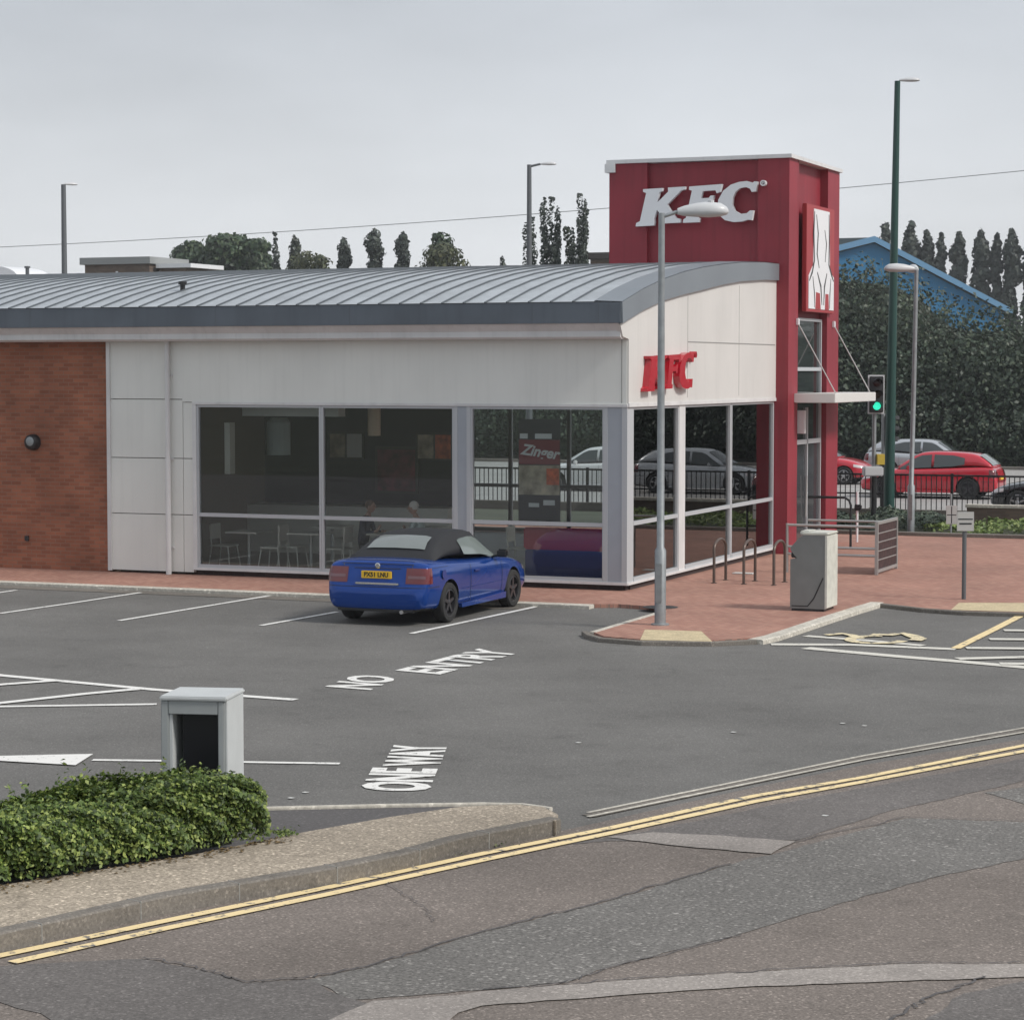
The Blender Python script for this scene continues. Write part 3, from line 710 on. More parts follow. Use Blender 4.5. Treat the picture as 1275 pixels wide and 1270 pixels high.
K_ = [(150,160),(308,155),(302,180),(282,188),(262,275),(352,186),(350,153),(490,149),(485,172),(455,180),(345,290),(415,400),(450,410),(450,440),(300,443),(300,418),(322,412),(262,330),(240,402),(243,428),(238,458),(90,462),(95,435),(125,420),(175,192),(150,182)]
F_ = [(520,150),(780,138),(766,200),(738,210),(728,186),(628,190),(614,248),(676,246),(690,228),(716,228),(700,305),(676,305),(674,288),(606,290),(582,396),(605,408),(600,440),(470,442),(475,415),(495,402),(542,184),(518,176)]
C_ = [(1060,128),(1045,205),(1012,208),(1000,182),(965,168),(920,175),(885,205),(866,250),(862,305),(882,355),(925,382),(975,378),(1000,357),(1028,357),(1015,435),(985,430),(935,444),(870,446),(805,430),(762,392),(742,335),(752,262),(790,192),(850,145),(915,125),(975,120),(1022,135),(1032,124)]
def letters(f3map, x0, z0, w, h, mat_, parent, d0, d1, plane, side=None):
    sg = bpy.data.objects.new('wall_sign', None); COL.objects.link(sg); sg.parent = parent; sg.empty_display_size = .2
    for P in (K_, F_, C_):
        pts = [(x0 + (px-90)/970*w, z0 + (462-pz)/342*h) for px, pz in P]
        mb = MB().prism(pts, plane, d0, d1)
        mb.build('letter', mat_, sg)
    # the small ring after the last letter
    cx, cz, r = x0 + (1100-90)/970*w, z0 + (462-140)/342*h, .062*w/2.7
    mb = MB(); n = 20
    for k in range(n):
        a, b = 2*math.pi*k/n, 2*math.pi*(k+1)/n
        q = [(cx+r*math.cos(a), cz+r*math.sin(a)), (cx+r*math.cos(b), cz+r*math.sin(b)), (cx+.6*r*math.cos(b), cz+.6*r*math.sin(b)), (cx+.6*r*math.cos(a), cz+.6*r*math.sin(a))]
        mb.prism(q, plane, d0, d1)
    mb.prism([(cx-.28*r, cz-.4*r), (cx-.1*r, cz-.4*r), (cx-.1*r, cz+.4*r), (cx-.28*r, cz+.4*r)], plane, d0, d1)
    mb.prism([(cx-.06*r, cz), (cx+.25*r, cz+.0), (cx+.25*r, cz+.38*r), (cx-.06*r, cz+.38*r)], plane, d0, d1)
    mb.build('registered_mark', mat_, sg)
    return sg
s1 = letters(None, -3.10, 7.02, 2.74, .90, M_sign_white, B, 9.16, 9.27, XZ)
s2 = letters(None, .62, 3.53, 2.70, .72, M_red_sign, B, .032, .16, YZ)
s1['label'] = 'white raised letters on the red tower'; s2['label'] = 'red raised letters on the cream gable'
MB().box(-3.0, -2.9, 9.262, 9.42, 6.9, 7.0).build('sign_rail', M_red, B)

# ------------------------------------------------------------------ interior furniture
def make_table(label):
    t = thing('table', label, 'table', group=None)
    MB().bbox(-.35, .35, -.35, .35, .72, .75, .008).build('tabletop', M_int_light, t)
    MB().tube([(0, 0, .02), (0, 0, .72)], .035).build('leg', M_steel, t)
    MB().lathe([(.24, 0), (.22, .02), (.04, .04)], XY, 16).build('base', M_steel, t)
    return t
def make_chair(label):
    c = thing('chair', label, 'chair')
    MB().bbox(-.21, .21, -.21, .21, .44, .47, .01).build('seat', M_int_light, c)
    MB().bbox(-.2, .2, .19, .215, .58, .88, .01).build('backrest', M_int_light, c)
    for sx, sy in ((-1, -1), (1, -1), (-1, 1), (1, 1)):
        top = .86 if sy > 0 else .44
        MB().tube([(sx*.22, sy*.24, .0), (sx*.18, sy*.18, .44)] + ([(sx*.19, .22, top)] if sy > 0 else []), .014, 6).build('leg', M_int_light, c)
    return c
tp = [(-8.2, 1.1), (-6.9, 1.2), (-5.4, 1.6), (-4.2, 1.2), (-7.4, 3.1), (-2.6, 2.6), (-5.6, 3.6), (-1.4, 5.2)]
tname = ['in the left end of the first window', 'beside the first window mullion', 'where the seated man eats', 'behind the blue car roof', 'deeper in behind the left window', 'behind the hanging poster', 'in front of the serving counter', 'behind the end glazing']
T0 = None
for (x, y), nm in zip(tp, tname):
    t = make_table('x') if T0 is None else copy_tree(T0)
    T0 = T0 or t
    t.location = (x, y, .04); t['label'] = 'pale square dining table ' + nm; t['group'] = 'dining tables inside'
C0 = None
cp = [(-8.75, 1.1, 1.57, 'against the left window jamb'), (-7.6, 1.0, -1.57, 'between the two left tables facing left'), (-7.35, 1.3, 1.57, 'just left of the mullion facing right'), (-6.3, 1.2, -1.57, 'just right of the mullion'),
      (-4.75, 1.5, -1.57, 'right of the man'), (-4.0, .8, 3.14, 'nearest the glass behind the blue car'), (-3.1, 2.6, 1.57, 'left of the poster table'), (-2.1, 2.4, -1.57, 'right of the poster table'), (-7.4, 3.7, 0, 'deeper in at the left'), (-1.4, 5.8, 0, 'behind the end glazing')]
for x, y, rz, nm in cp:
    c = make_chair('x') if C0 is None else copy_tree(C0)
    C0 = C0 or c
    c.location = (x, y, .04); c.rotation_euler.z = rz; c['label'] = 'light framed cafe chair ' + nm; c['group'] = 'cafe chairs inside'
bn = thing('bench', 'red backed booth seat with navy base behind the corner window', 'bench', (-1.35, .75, .04))
MB().bbox(-.75, .85, -.25, .25, .0, .45, .02).build('seat', M_int_navy, bn)
MB().bbox(-.75, .85, -.38, -.26, .0, .62, .02).build('back_panel', M_int_navy, bn)
MB().bbox(-.78, .88, -.39, -.25, .62, 1.02, .03).build('backrest', M_int_red, bn)
for p, z, nm in [(at_y(347, 560, 3.2), 2.1, 'green grey drum lamp hanging behind the left window'), (at_y(466, 545, 3.5), 2.5, 'cream tube lamp hanging behind the second window')]:
    l = thing('pendant_lamp', nm, 'lamp', (p.x, p.y, 0))
    r = .24 if z < 2.3 else .13
    MB().lathe([(r*.7, z+.85), (r, z+.75), (r, z+.1), (r*.95, z+.1)], XY, 20).build('lamp_shade', mat('lamp_shade_'+str(r), (.42, .50, .50) if z < 2.3 else (.75, .62, .48), .7), l)
    MB().tube([(0, 0, z+.8), (0, 0, 3.45)], .01, 6).build('cord', M_black, l)
p = at_y(490, 575, 5.8)
for k_, (px_, nm_) in enumerate([(300, 'leftmost menu board high on the inner wall'), (430, 'middle menu board beside the cream tube lamp'), (540, 'right menu board next to the window column')]):
    q_ = at_y(px_, 560, 5.9)
    mb_ = thing('menu_board', nm_, 'menu board', (q_.x, 5.96, 2.3))
    MB().box(-.42, .42, -.03, .02, -.28, .3).build('frame', M_int_dark, mb_)
    MB().box(-.38, -.02, -.035, -.031, -.24, .26).build('print', M_poster_cream, mb_)
    MB().box(.02, .38, -.035, -.031, -.24, .26).build('print', M_poster_orange if k_ != 1 else M_poster_white, mb_)
pf = thing('framed_picture', 'dark red framed picture on the inner wall behind the second window', 'picture', (p.x, 5.97, 1.75))
MB().box(-.5, .5, -.03, .02, -.45, .55).build('frame', M_int_dark, pf)
MB().box(-.44, .44, -.04, -.031, -.39, .49).build('picture_print', mat('picture_red', (.16, .025, .04), .6, var=.7, vscale=4), pf)
p0 = at_y(645, 522, .12); p1 = at_y(697, 650, .12)
ps = thing('hanging_poster', 'tall burger poster reading Zinger hanging in the corner window', 'poster', ((p0.x+p1.x)/2, .14, 0))
wx = (p1.x-p0.x)/2; zt, zb = p0.z, p1.z; hh = zt-zb
MB().box(-wx, wx, .0, .01, zb, zt).build('poster_sheet', M_poster_dark, ps)
MB().box(-wx+.01, wx-.01, -.004, -.001, zb+hh*.56, zb+hh*.80).build('red_panel', M_poster_red, ps)
MB().box(-wx+.01, wx-.01, -.004, -.001, zb+hh*.26, zb+hh*.55).build('food_print', M_poster_cream, ps)
MB().box(wx*.35, wx-.02, -.008, -.005, zb+hh*.36, zb+hh*.52).build('orange_print', M_poster_orange, ps)
MB().box(-wx*.5, wx*.0, -.008, -.005, zb+hh*.14, zb+hh*.18).box(wx*.2, wx*.75, -.008, -.005, zb+hh*.16, zb+hh*.21).box(-wx+.03, -wx*.55, -.008, -.005, zb+hh*.81, zb+hh*.86).box(-wx*.2, wx*.6, -.008, -.005, zb+hh*.81, zb+hh*.86).build('price_flash', M_poster_white, ps)
def text_part(txt, size, f3, m, parent, name='lettering', bold=.02, shear=0):
    c = bpy.data.curves.new('t', 'FONT'); c.body = txt; c.offset = bold; c.size = size; c.shear = shear; c.align_x = 'CENTER'; c.align_y = 'CENTER'
    o = bpy.data.objects.new('t', c); COL.objects.link(o); bpy.context.view_layer.update()
    me = bpy.data.meshes.new_from_object(o.evaluated_get(bpy.context.evaluated_depsgraph_get())); bpy.data.objects.remove(o)
    for v in me.vertices: v.co = f3(v.co.x, v.co.y)
    me.update(); return link(name, me, m, parent)
text_part('Zinger', .27, lambda a, b: (a, -.009, b + zb+hh*.68 + a*-.12), M_poster_white, ps, bold=.008, shear=.4)
p = G(0, 0) if False else None
def b_point(px, py, x):
    d = ray(px, py); t = (x-CAM.x)/d.x; return Vector((x, CAM.y+d.y*t, CAM.z+d.z*t))
q0 = b_point(792, 540, -.15); q1 = b_point(803, 600, -.15)
yb = thing('yellow_notice', 'narrow yellow and white notice inside the end window next to the corner', 'notice', (-.16, q0.y, 0))
MB().box(-.01, 0, 0, q1.y-q0.y, q1.z, (q0.z+q1.z)/2+.1).build('notice_sheet', M_yellow, yb)
MB().box(-.01, 0, 0, q1.y-q0.y, (q0.z+q1.z)/2+.1, q0.z).build('notice_top', M_poster_white, yb)
q0 = b_point(806, 545, -.15); q1 = b_point(815, 625, -.15)
yb = thing('window_poster', 'cream food poster inside the end window beside the yellow notice', 'poster', (-.16, q0.y, 0))
MB().box(-.01, 0, 0, .55, q1.z, q0.z).build('poster_sheet', M_poster_cream, yb)
q0 = b_point(925, 512, -.15); q1 = b_point(941, 605, -.15)
yb = thing('window_poster', 'tall pale printed poster inside the end window nearest the tower', 'poster', (-.16, q0.y, 0))
MB().box(-.01, 0, 0, q1.y-q0.y, q1.z, q0.z).build('poster_sheet', mat('pale_green_poster', (.42, .47, .44), .5, var=.5, vscale=6), yb)
q0 = b_point(861, 528, -.15); q1 = b_point(890, 553, -.15)
yb = thing('hanging_board', 'dark red hanging board inside the middle end window', 'sign', (-.5, q0.y, 0))
MB().box(-.02, 0, 0, q1.y-q0.y, q1.z, q0.z).build('board', M_int_red, yb)
MB().box(-.015, -.005, .5, .56, q0.z, 3.45).build('hanger', M_black, yb)

# ------------------------------------------------------------------ people (seated)
def skin_body(joints, edges, name, parent, m, root=0):
    me = bpy.data.meshes.new(name); me.from_pydata([j[0] for j in joints], edges, []); o = bpy.data.objects.new(name, me); COL.objects.link(o)
    md = o.modifiers.new('s', 'SKIN'); md.use_smooth_shade = True
    for i, j in enumerate(joints):
        r = j[1]; me.skin_vertices[0].data[i].radius = (r, r*(j[2] if len(j) > 2 else 1)); me.skin_vertices[0].data[i].use_root = (i == root)
    sb = o.modifiers.new('u', 'SUBSURF'); sb.levels = 2; sb.render_levels = 2
    bpy.context.view_layer.update()
    m2 = bpy.data.meshes.new_from_object(o.evaluated_get(bpy.context.evaluated_depsgraph_get())); bpy.data.objects.remove(o)
    return link(name, m2, m, parent, True)
def seated(label, loc, rz, shirt, hair):
    P = thing('person', label, 'person', loc, rz)
    # faces +y, leaning on a table in front
    J = [((0, 0, .56), .13, .9), ((0, .03, .75), .14, .8), ((0, .07, .95), .155, .75), ((0, .09, 1.06), .08), ((0, .13, 1.13), .05), ((0, .15, 1.2), .052),
         ((-.19, .09, 1.02), .055), ((-.24, .15, .78), .043), ((-.14, .38, .80), .033), ((-.08, .46, .82), .028),
         ((.19, .09, 1.02), .055), ((.25, .16, .78), .043), ((.14, .38, .82), .033), ((.05, .42, .95), .028),
         ((-.09, .05, .52), .09), ((-.11, .45, .50), .07), ((-.11, .45, .08), .045), ((-.11, .56, .04), .035),
         ((.09, .05, .52), .09), ((.11, .45, .50), .07), ((.11, .43, .08), .045), ((.11, .54, .04), .035)]
    E_ = [(0, 1), (1, 2), (2, 3), (3, 4), (4, 5), (3, 6), (6, 7), (7, 8), (8, 9), (3, 10), (10, 11), (11, 12), (12, 13), (0, 14), (14, 15), (15, 16), (16, 17), (0, 18), (18, 19), (19, 20), (20, 21)]
    b = skin_body(J, E_, 'body', P, shirt)
    b.data.materials.append(M_skin); b.data.materials.append(M_trousers)
    for f in b.data.polygons:
        c = f.center
        if c.z > 1.11 or (c.y > .34 and c.z > .7): f.material_index = 1
        elif c.z < .6: f.material_index = 2
    def ball(nm, c, r, m, par):
        bm = bmesh.new(); bmesh.ops.create_uvsphere(bm, u_segments=20, v_segments=14, radius=1)
        for v in bm.verts:
            x, y, z = v.co
            if nm == 'head' and z < 0: x *= 1+z*.28; y *= 1+z*.12
            v.co = Vector((c[0]+x*r[0], c[1]+y*r[1], c[2]+z*r[2]))
        me = bpy.data.meshes.new(nm); bm.to_mesh(me); bm.free(); return link(nm, me, m, par, True)
    hd = ball('head', (0, .185, 1.285), (.076, .096, .118), M_skin, P)
    MB().prism([(.275, 1.31), (.305, 1.262), (.27, 1.255)], YZ, -.013, .013).build('nose', M_skin, hd)
    for s in (-1, 1):
        ball('eye', (s*.03, .268, 1.30), (.011, .008, .008), M_black, hd)
        ball('ear', (s*.077, .18, 1.28), (.01, .022, .032), M_skin, hd)
    MB().bbox(-.024, .024, .262, .272, 1.222, 1.230, .003).build('mouth', mat('lips', (.25, .09, .08), .6), hd)
    ball('hair', (0, .163, 1.325), (.086, .098, .098), hair, P)
    return P
p = at_y(512, 640, 1.55)
seated('white haired person in a pale shirt seated at a table behind the glass, facing left', (p.x+.22, 1.55, .0), R(90), M_shirt, M_hair)
p = at_y(458, 640, 1.65)
seated('person in dark clothes seated opposite the man with white hair', (p.x-.12, 1.65, .0), R(-90), mat('dark_top', (.05, .055, .09), .8), mat('brown_hair', (.12, .07, .04), .8))

# ------------------------------------------------------------------ cars
def subdivided(me, lv):
    o = bpy.data.objects.new('t', me); COL.objects.link(o); s = o.modifiers.new('s', 'SUBSURF'); s.levels = lv; s.render_levels = lv
    bpy.context.view_layer.update()
    m2 = bpy.data.meshes.new_from_object(o.evaluated_get(bpy.context.evaluated_depsgraph_get())); bpy.data.objects.remove(o); return m2
def boolean_cut(me, cutters):
    o = bpy.data.objects.new('t', me); COL.objects.link(o); cs = []
    for c in cutters:
        co = bpy.data.objects.new('c', c); COL.objects.link(co); cs.append(co)
        b = o.modifiers.new('b', 'BOOLEAN'); b.object = co; b.operation = 'DIFFERENCE'; b.solver = 'EXACT'
    bpy.context.view_layer.update()
    m2 = bpy.data.meshes.new_from_object(o.evaluated_get(bpy.context.evaluated_depsgraph_get()))
    bpy.data.objects.remove(o)
    for c in cs: bpy.data.objects.remove(c)
    return m2
def loft(sections, close_ends=True):
    n = len(sections[0]); vs = [p for s in sections for p in s]; fs = []
    for i in range(len(sections)-1):
        for k in range(n): fs.append((i*n+k, i*n+(k+1) % n, (i+1)*n+(k+1) % n, (i+1)*n+k))
    if close_ends: fs += [tuple(reversed(range(n))), tuple(range((len(sections)-1)*n, len(sections)*n))]
    return vs, fs

def make_wheel(root, x, y, r, side, rim_m, w=.20):
    wh = bpy.data.objects.new('wheel', None); COL.objects.link(wh); wh.parent = root; wh.location = (x, y, r); wh.empty_display_size = .1
    s = side
    f3 = lambda a, b, h: (h*s, a, b)
    prof = [(r*.66, w*.42), (r*.72, w*.5), (r*.93, w*.5), (r*.985, w*.42), (r, w*.25), (r, -w*.25), (r*.985, -w*.42), (r*.93, -w*.5), (r*.6, -w*.5)]
    MB().lathe(prof, f3, 36).build('tyre', M_tyre, wh, True)
    rm = MB().lathe([(r*.66, w*.44), (r*.62, w*.46), (r*.60, w*.2), (r*.58, -w*.1)], f3, 36)
    rm.lathe([(r*.60, w*.02), (0, w*.02)], f3, 24)
    rm.lathe([(r*.15, w*.2), (r*.15, w*.36), (r*.12, w*.40), (0, w*.41)], f3, 16)
    for k in range(5):
        t = 2*math.pi*k/5 + .3; c, q = math.cos(t), math.sin(t)
        a1, a2 = r*.10, r*.065
        poly = [(r*.1*c - a1*q, r*.1*q + a1*c), (r*.63*c - a2*q, r*.63*q + a2*c), (r*.63*c + a2*q, r*.63*q - a2*c), (r*.1*c + a1*q, r*.1*q - a1*c)]
        rm.prism(poly, f3, w*.22, w*.38)
    rm.build('rim', rim_m, wh, True)
    MB().lathe([(r*.595, w*.025), (0, w*.025)], f3, 24).build('hub_shadow_plate', M_blackplastic, wh)
    return wh

def make_car(label, paint, L_, W_, kind, loc, rz, rim_m, r=.31, axles=(-1.28, 1.32), plate=None, name='parked_car'):
    root = thing(name, label, 'car', loc, rz)
    hw = W_/2; r0, f0 = -L_/2, L_/2
    # stations: (y, half width, z bottom, z shoulder, z deck centre)
    if kind == 'convertible':
        S = [(r0, .70, .36, .50, .505), (r0+.01, .80, .27, .56, .575), (r0+.05, .90, .235, .63, .65), (r0+.09, .935, .23, .80, .83), (r0+.13, .955, .225, .93, .975), (r0+.20, .965, .22, .965, 1.02),
             (r0+.45, .985, .20, .965, 1.035), (r0+.9, 1.0, .19, .95, 1.02), (r0+1.5, 1.0, .19, .93, .97), (0, 1.0, .19, .90, .93), (.7, 1.0, .19, .875, .92), (1.05, .995, .19, .855, .90), (1.35, .985, .20, .82, .88), (f0-.45, .96, .20, .74, .80), (f0-.2, .90, .21, .64, .69), (f0-.07, .80, .23, .54, .58), (f0, .66, .30, .46, .48)]
        GH = [(r0+.50, .955, .74, 1.0), (r0+.62, 1.05, .70, 1.0), (r0+.95, 1.26, .62, .99), (r0+1.25, 1.355, .585, .985), (r0+1.6, 1.39, .58, .97), (-.1, 1.395, .58, .95), (.12, 1.385, .58, .935), (.24, 1.35, .585, .925), (.55, 1.14, .66, .905), (.86, .93, .74, .895)]
    elif kind == 'hatch':
        S = [(r0, .72, .36, .52, .53), (r0+.02, .86, .27, .62, .65), (r0+.06, .93, .235, .78, .82), (r0+.12, .955, .225, .95, .99), (r0+.3, .98, .2, 1.0, 1.03), (r0+.9, 1, .19, .98, 1.0), (r0+1.6, 1, .19, .95, .97), (0.2, 1, .19, .91, .95), (.8, 1, .19, .885, .95), (1.15, .99, .19, .86, .93), (1.45, .97, .2, .81, .88), (f0-.35, .94, .2, .74, .80), (f0-.14, .86, .22, .64, .69), (f0-.04, .76, .25, .54, .57), (f0, .62, .32, .46, .47)]
        GH = [(r0+.12, 1.00, .78, .97), (r0+.30, 1.18, .72, 1.0), (r0+.62, 1.40, .63, 1.0), (r0+.95, 1.45, .61, .99), (r0+1.6, 1.48, .60, .97), (-.1, 1.48, .60, .94), (.2, 1.45, .60, .93), (.38, 1.39, .61, .92), (.72, 1.17, .68, .90), (1.05, .95, .76, .885)]
    sections = []
    for (y, k, zb, zs, zt) in S:
        h = hw*k
        half = [(0, zb), (.70*h, zb), (.90*h, zb+.02), (.975*h, zb+.12), (1.0*h, zb+(zs-zb)*.45), (.992*h, zs-.14), (.965*h, zs-.035), (.90*h, zs+(zt-zs)*.35+.0), (.62*h, zt-.008), (0, zt)]
        full = [(x, y, z) for x, z in half] + [(-x, y, z) for x, z in half[1:-1][::-1]]
        sections.append(full)
    vs, fs = loft(sections)
    me = bpy.data.meshes.new('body'); me.from_pydata(vs, [], fs)
    bm = bmesh.new(); bm.from_mesh(me); bmesh.ops.recalc_face_normals(bm, faces=bm.faces[:]); bm.to_mesh(me); bm.free()
    me = subdivided(me, 2)
    cuts = []
    for ya in axles:
        for s in (-1, 1):
            c = MB().lathe([(0, s*(hw-.30)), (r+.045, s*(hw-.30)), (r+.045, s*(hw+.2)), (0, s*(hw+.2))], lambda a, b, h: (h, ya+a, r+.01+b), 40)
            mm = bpy.data.meshes.new('c'); mm.from_pydata(c.v, [], c.f); bm = bmesh.new(); bm.from_mesh(mm)
            bmesh.ops.remove_doubles(bm, verts=bm.verts[:], dist=1e-5); bmesh.ops.recalc_face_normals(bm, faces=bm.faces[:]); bm.to_mesh(mm); bm.free(); cuts.append(mm)
    me = boolean_cut(me, cuts)
    me.materials.clear(); me.materials.append(paint); me.materials.append(M_blackplastic)
    me.polygons.foreach_set('use_smooth', [True]*len(me.polygons))
    try: me.set_sharp_from_angle(angle=R(45))
    except Exception: pass
    for f in me.polygons:
        c = f.center
        for ya in axles:
            d = math.hypot(c.y-ya, c.z-r-.01)
            if (abs(d-(r+.045)) < .012 and abs(f.normal.x) < .3 and abs(c.x) < hw-.012) or (d < r+.04 and abs(c.x) < hw-.25 and abs(f.normal.x) > .8): f.material_index = 1
        if f.normal.z < -.7: f.material_index = 1
    body = link('body', me, None, root)
    bvh = BVHTree.FromPolygons([v.co.copy() for v in me.vertices], [tuple(p.vertices) for p in me.polygons])
    # belt half width at y, by interpolation of the stations
    def bw(y):
        for a, b in zip(S, S[1:]):
            if a[0] <= y <= b[0]:
                t = (y-a[0])/(b[0]-a[0]); return hw*(a[1]+(b[1]-a[1])*t), a[3]+(b[3]-a[3])*t, a[4]+(b[4]-a[4])*t
        return hw*.8, .5, .5
    # greenhouse
    secs = []
    for (y, zt, hk, zb) in GH:
        b_, zs_, zd_ = bw(y); b0 = b_*.90
        zb_ = min(zb, zt-.02)-.03; ht = hk*1.0 if zt > 1.1 else hk
        ht = min(ht, b0)
        half = [(b0, zb_), (b0+(ht-b0)*.45, zb_+(zt-zb_)*.45), (ht+.02 if zt > 1.1 else ht, zt-.09 if zt > 1.15 else zb_+(zt-zb_)*.7), (ht-.03, zt-.03 if zt > 1.1 else zt-.008), (ht*.75, zt-.008), (0, zt)]
        secs.append([(x, y, z) for x, z in half] + [(-x, y, z) for x, z in half[:-1][::-1]])
    n = len(secs[0])
    def gh_part(nm, quads, m, lift, smooth=True, inset=0):
        mb = MB()
        for q in quads:
            mb.add(q, [(0, 1, 2, 3)])
        me = bpy.data.meshes.new(nm); me.from_pydata(mb.v, [], mb.f)
        bm = bmesh.new(); bm.from_mesh(me); bmesh.ops.remove_doubles(bm, verts=bm.verts[:], dist=1e-4)
        bmesh.ops.recalc_face_normals(bm, faces=bm.faces[:])
        bm.to_mesh(me); bm.free()
        return link(nm, me, m, root, smooth)
    vs, fs = loft(secs, True)
    me = bpy.data.meshes.new('roof'); me.from_pydata(vs, [], fs)
    bm = bmesh.new(); bm.from_mesh(me); bmesh.ops.recalc_face_normals(bm, faces=bm.faces[:]); bm.to_mesh(me); bm.free()
    me = subdivided(me, 1)
    link('soft_top' if kind == 'convertible' else 'roof', me, M_softtop if kind == 'convertible' else paint, root, True)
    def sgs(y, t):      # point on the side of the greenhouse at y, height fraction t (0 belt .. 1 roof edge)
        for a, b in zip(secs, secs[1:]):
            if a[0][1] <= y <= b[0][1]:
                u = (y-a[0][1])/(b[0][1]-a[0][1]); P = [Vector(a[k]).lerp(Vector(b[k]), u) for k in range(3)]
                if t < .5: return P[0].lerp(P[1], t/.5)
                return P[1].lerp(P[2], (t-.5)/.5)
    def side_window(ylist, nm='side_window', m=M_carglass):
        # ylist: (y, t_low, t_high)
        for s in (-1, 1):
            mb = MB(); rows = 4
            pts = []
            for (y, t0, t1) in ylist:
                for k in range(rows+1):
                    q = sgs(y, t0+(t1-t0)*k/rows); pts.append((s*(q.x+.012), q.y, q.z+.002))
            fs = [(i*(rows+1)+k, i*(rows+1)+k+1, (i+1)*(rows+1)+k+1, (i+1)*(rows+1)+k) for i in range(len(ylist)-1) for k in range(rows)]
            mb.add(pts, fs).build(nm, m, root, True)
    def top_patch(i0, i1, fx, nm, m, e0=.06, e1=.06, lift=.012):
        a, b = secs[i0], secs[i1]; idx = list(range(i0, i1+1)); pts = []; rows = []
        ys = []
        for i in idx: rows.append([Vector(p) for p in secs[i]])
        rows[0] = [rows[0][k].lerp(rows[1][k], e0) for k in range(n)]
        rows[-1] = [rows[-1][k].lerp(rows[-2][k], e1) for k in range(n)]
        cols = [3, 4, 5, 6, 7]
        out = []
        for rr in rows:
            c = rr[5]
            for k in cols:
                p = rr[k]; q = Vector((p.x*fx, p.y, p.z)); out.append(q)
        # lift along the outward direction of the slope
        d = (rows[-1][5]-rows[0][5]); nrm = Vector((0, -d.z, d.y)).normalized()
        if nrm.z < 0: nrm = -nrm
        out = [q + nrm*lift for q in out]; m_ = len(cols)
        fs = [(i*m_+k, i*m_+k+1, (i+1)*m_+k+1, (i+1)*m_+k) for i in range(len(rows)-1) for k in range(m_-1)]
        MB().add(out, fs).build(nm, m, root, True)
    if kind == 'convertible':
        side_window([(-.55, .20, .80), (-.42, .18, .86), (-.1, .16, .9), (.1, .16, .9), (.24, .15, .86), (.5, .14, .70), (.66, .12, .40)], m=mat('side_glass', (.16, .19, .18), .05, spec=1))
        top_patch(7, 9, .95, 'windscreen', M_carglass, .05, .1)
        # rear screen in the canvas
        top_patch(1, 3, .80, 'rear_window', M_rearglass, .45, .30, .02)
    else:
        side_window([(-1.15, .25, .75), (-.8, .15, .92), (-.25, .12, .95), (-.2, .12, .95)])
        side_window([(-.12, .12, .95), (.2, .12, .95), (.38, .12, .9), (.7, .12, .7), (.85, .12, .45)])
        top_patch(7, 9, .92, 'windscreen', M_carglass, .08, .1)
        top_patch(0, 2, .90, 'rear_window', M_rearglass, .3, .1, .02)
    # door shut lines, handle, mirror, sills
    for s in (-1, 1):
        x = s*(hw+.002)
        mb = MB()
        for ya in ((-.52, .78) if kind == 'convertible' else (-.95, -.22, .80)):
            pts = []
            for z in (.28, .45, .60, .72, .80, .87):
                b_, zs_, _ = bw(ya)
                fx = 1.0 if z < zs_-.14 else 1.0-.03*(z-(zs_-.14))/.11
                k_ = (z-.19)/(zs_-.19)
                xx = b_*(.972+.028*min(1, k_/.45)) if k_ < .45 else b_*fx
                pts.append((s*(xx+.0015), ya-.02*math.sin(z*3), z))
            mb.tube(pts, .003, 4)
        mb.build('door_seam', M_blackplastic, root)
        MB().bbox(s*(hw-.015), s*(hw+.02), -.40, -.20, .735, .765, .006).build('door_handle', paint, root)
        mr = MB().bbox(s*(hw+.0), s*(hw+.19), .50, .60, .90, 1.03, .03)
        mr.tube([(s*(hw-.12), .6, .90), (s*(hw+.05), .56, .93)], .02).build('mirror', M_blackplastic if kind == 'convertible' else paint, root, True)
        MB().prism([(axles[0]+.42, .20), (axles[1]-.42, .20), (axles[1]-.40, .30), (axles[0]+.40, .26)], YZ, s*(hw-.05), s*(hw+.012)).build('sill_skirt', paint, root)
        # lamps
        zc = (.66, .90) if kind == 'convertible' else (.68, .98)
        b1 = hw*.955
        def conform(nm, a0_, a1_, z0_, z1_, m_, lift, par, rear=True, nu=12, nv=5, slant=0):
            yc = (r0+.42) if rear else (f0-.55); xc = s*(hw-.42); sg = -1 if rear else 1; pts = []
            for i_ in range(nu+1):
                a_ = a0_+(a1_-a0_)*i_/nu; dx, dy = s*math.sin(a_), sg*math.cos(a_)
                for k_ in range(nv+1):
                    z_ = z0_+(z1_-z0_)*k_/nv + slant*i_/nu
                    hit = bvh.ray_cast(Vector((xc+dx*1.2, yc+dy*1.2, z_)), Vector((-dx, -dy, 0)))
                    p_ = hit[0] if hit[0] is not None else Vector((xc+dx*.4, yc+dy*.4, z_))
                    pts.append(p_ + Vector((dx, dy, 0))*lift)
            return MB().add(pts, [(i_*(nv+1)+k_, i_*(nv+1)+k_+1, (i_+1)*(nv+1)+k_+1, (i_+1)*(nv+1)+k_) for i_ in range(nu) for k_ in range(nv)]).build(nm, m_, par, True)
        tlo = conform('tail_light', R(2), R(66), zc[0], zc[1], M_taillight, .006, root)
        conform('clear_lens', R(8), R(46), zc[0]+.08, zc[0]+.125, mat('smoked_lens', (.15, .06, .07), .15, coat=1), .010, tlo)
        hlo = conform('headlight', R(15), R(72), .56, .66, M_lampwhite, .008, root, False, slant=.06)
    for ya in axles:
        for s in (-1, 1): make_wheel(root, s*(hw-.105), ya, r, s, rim_m)
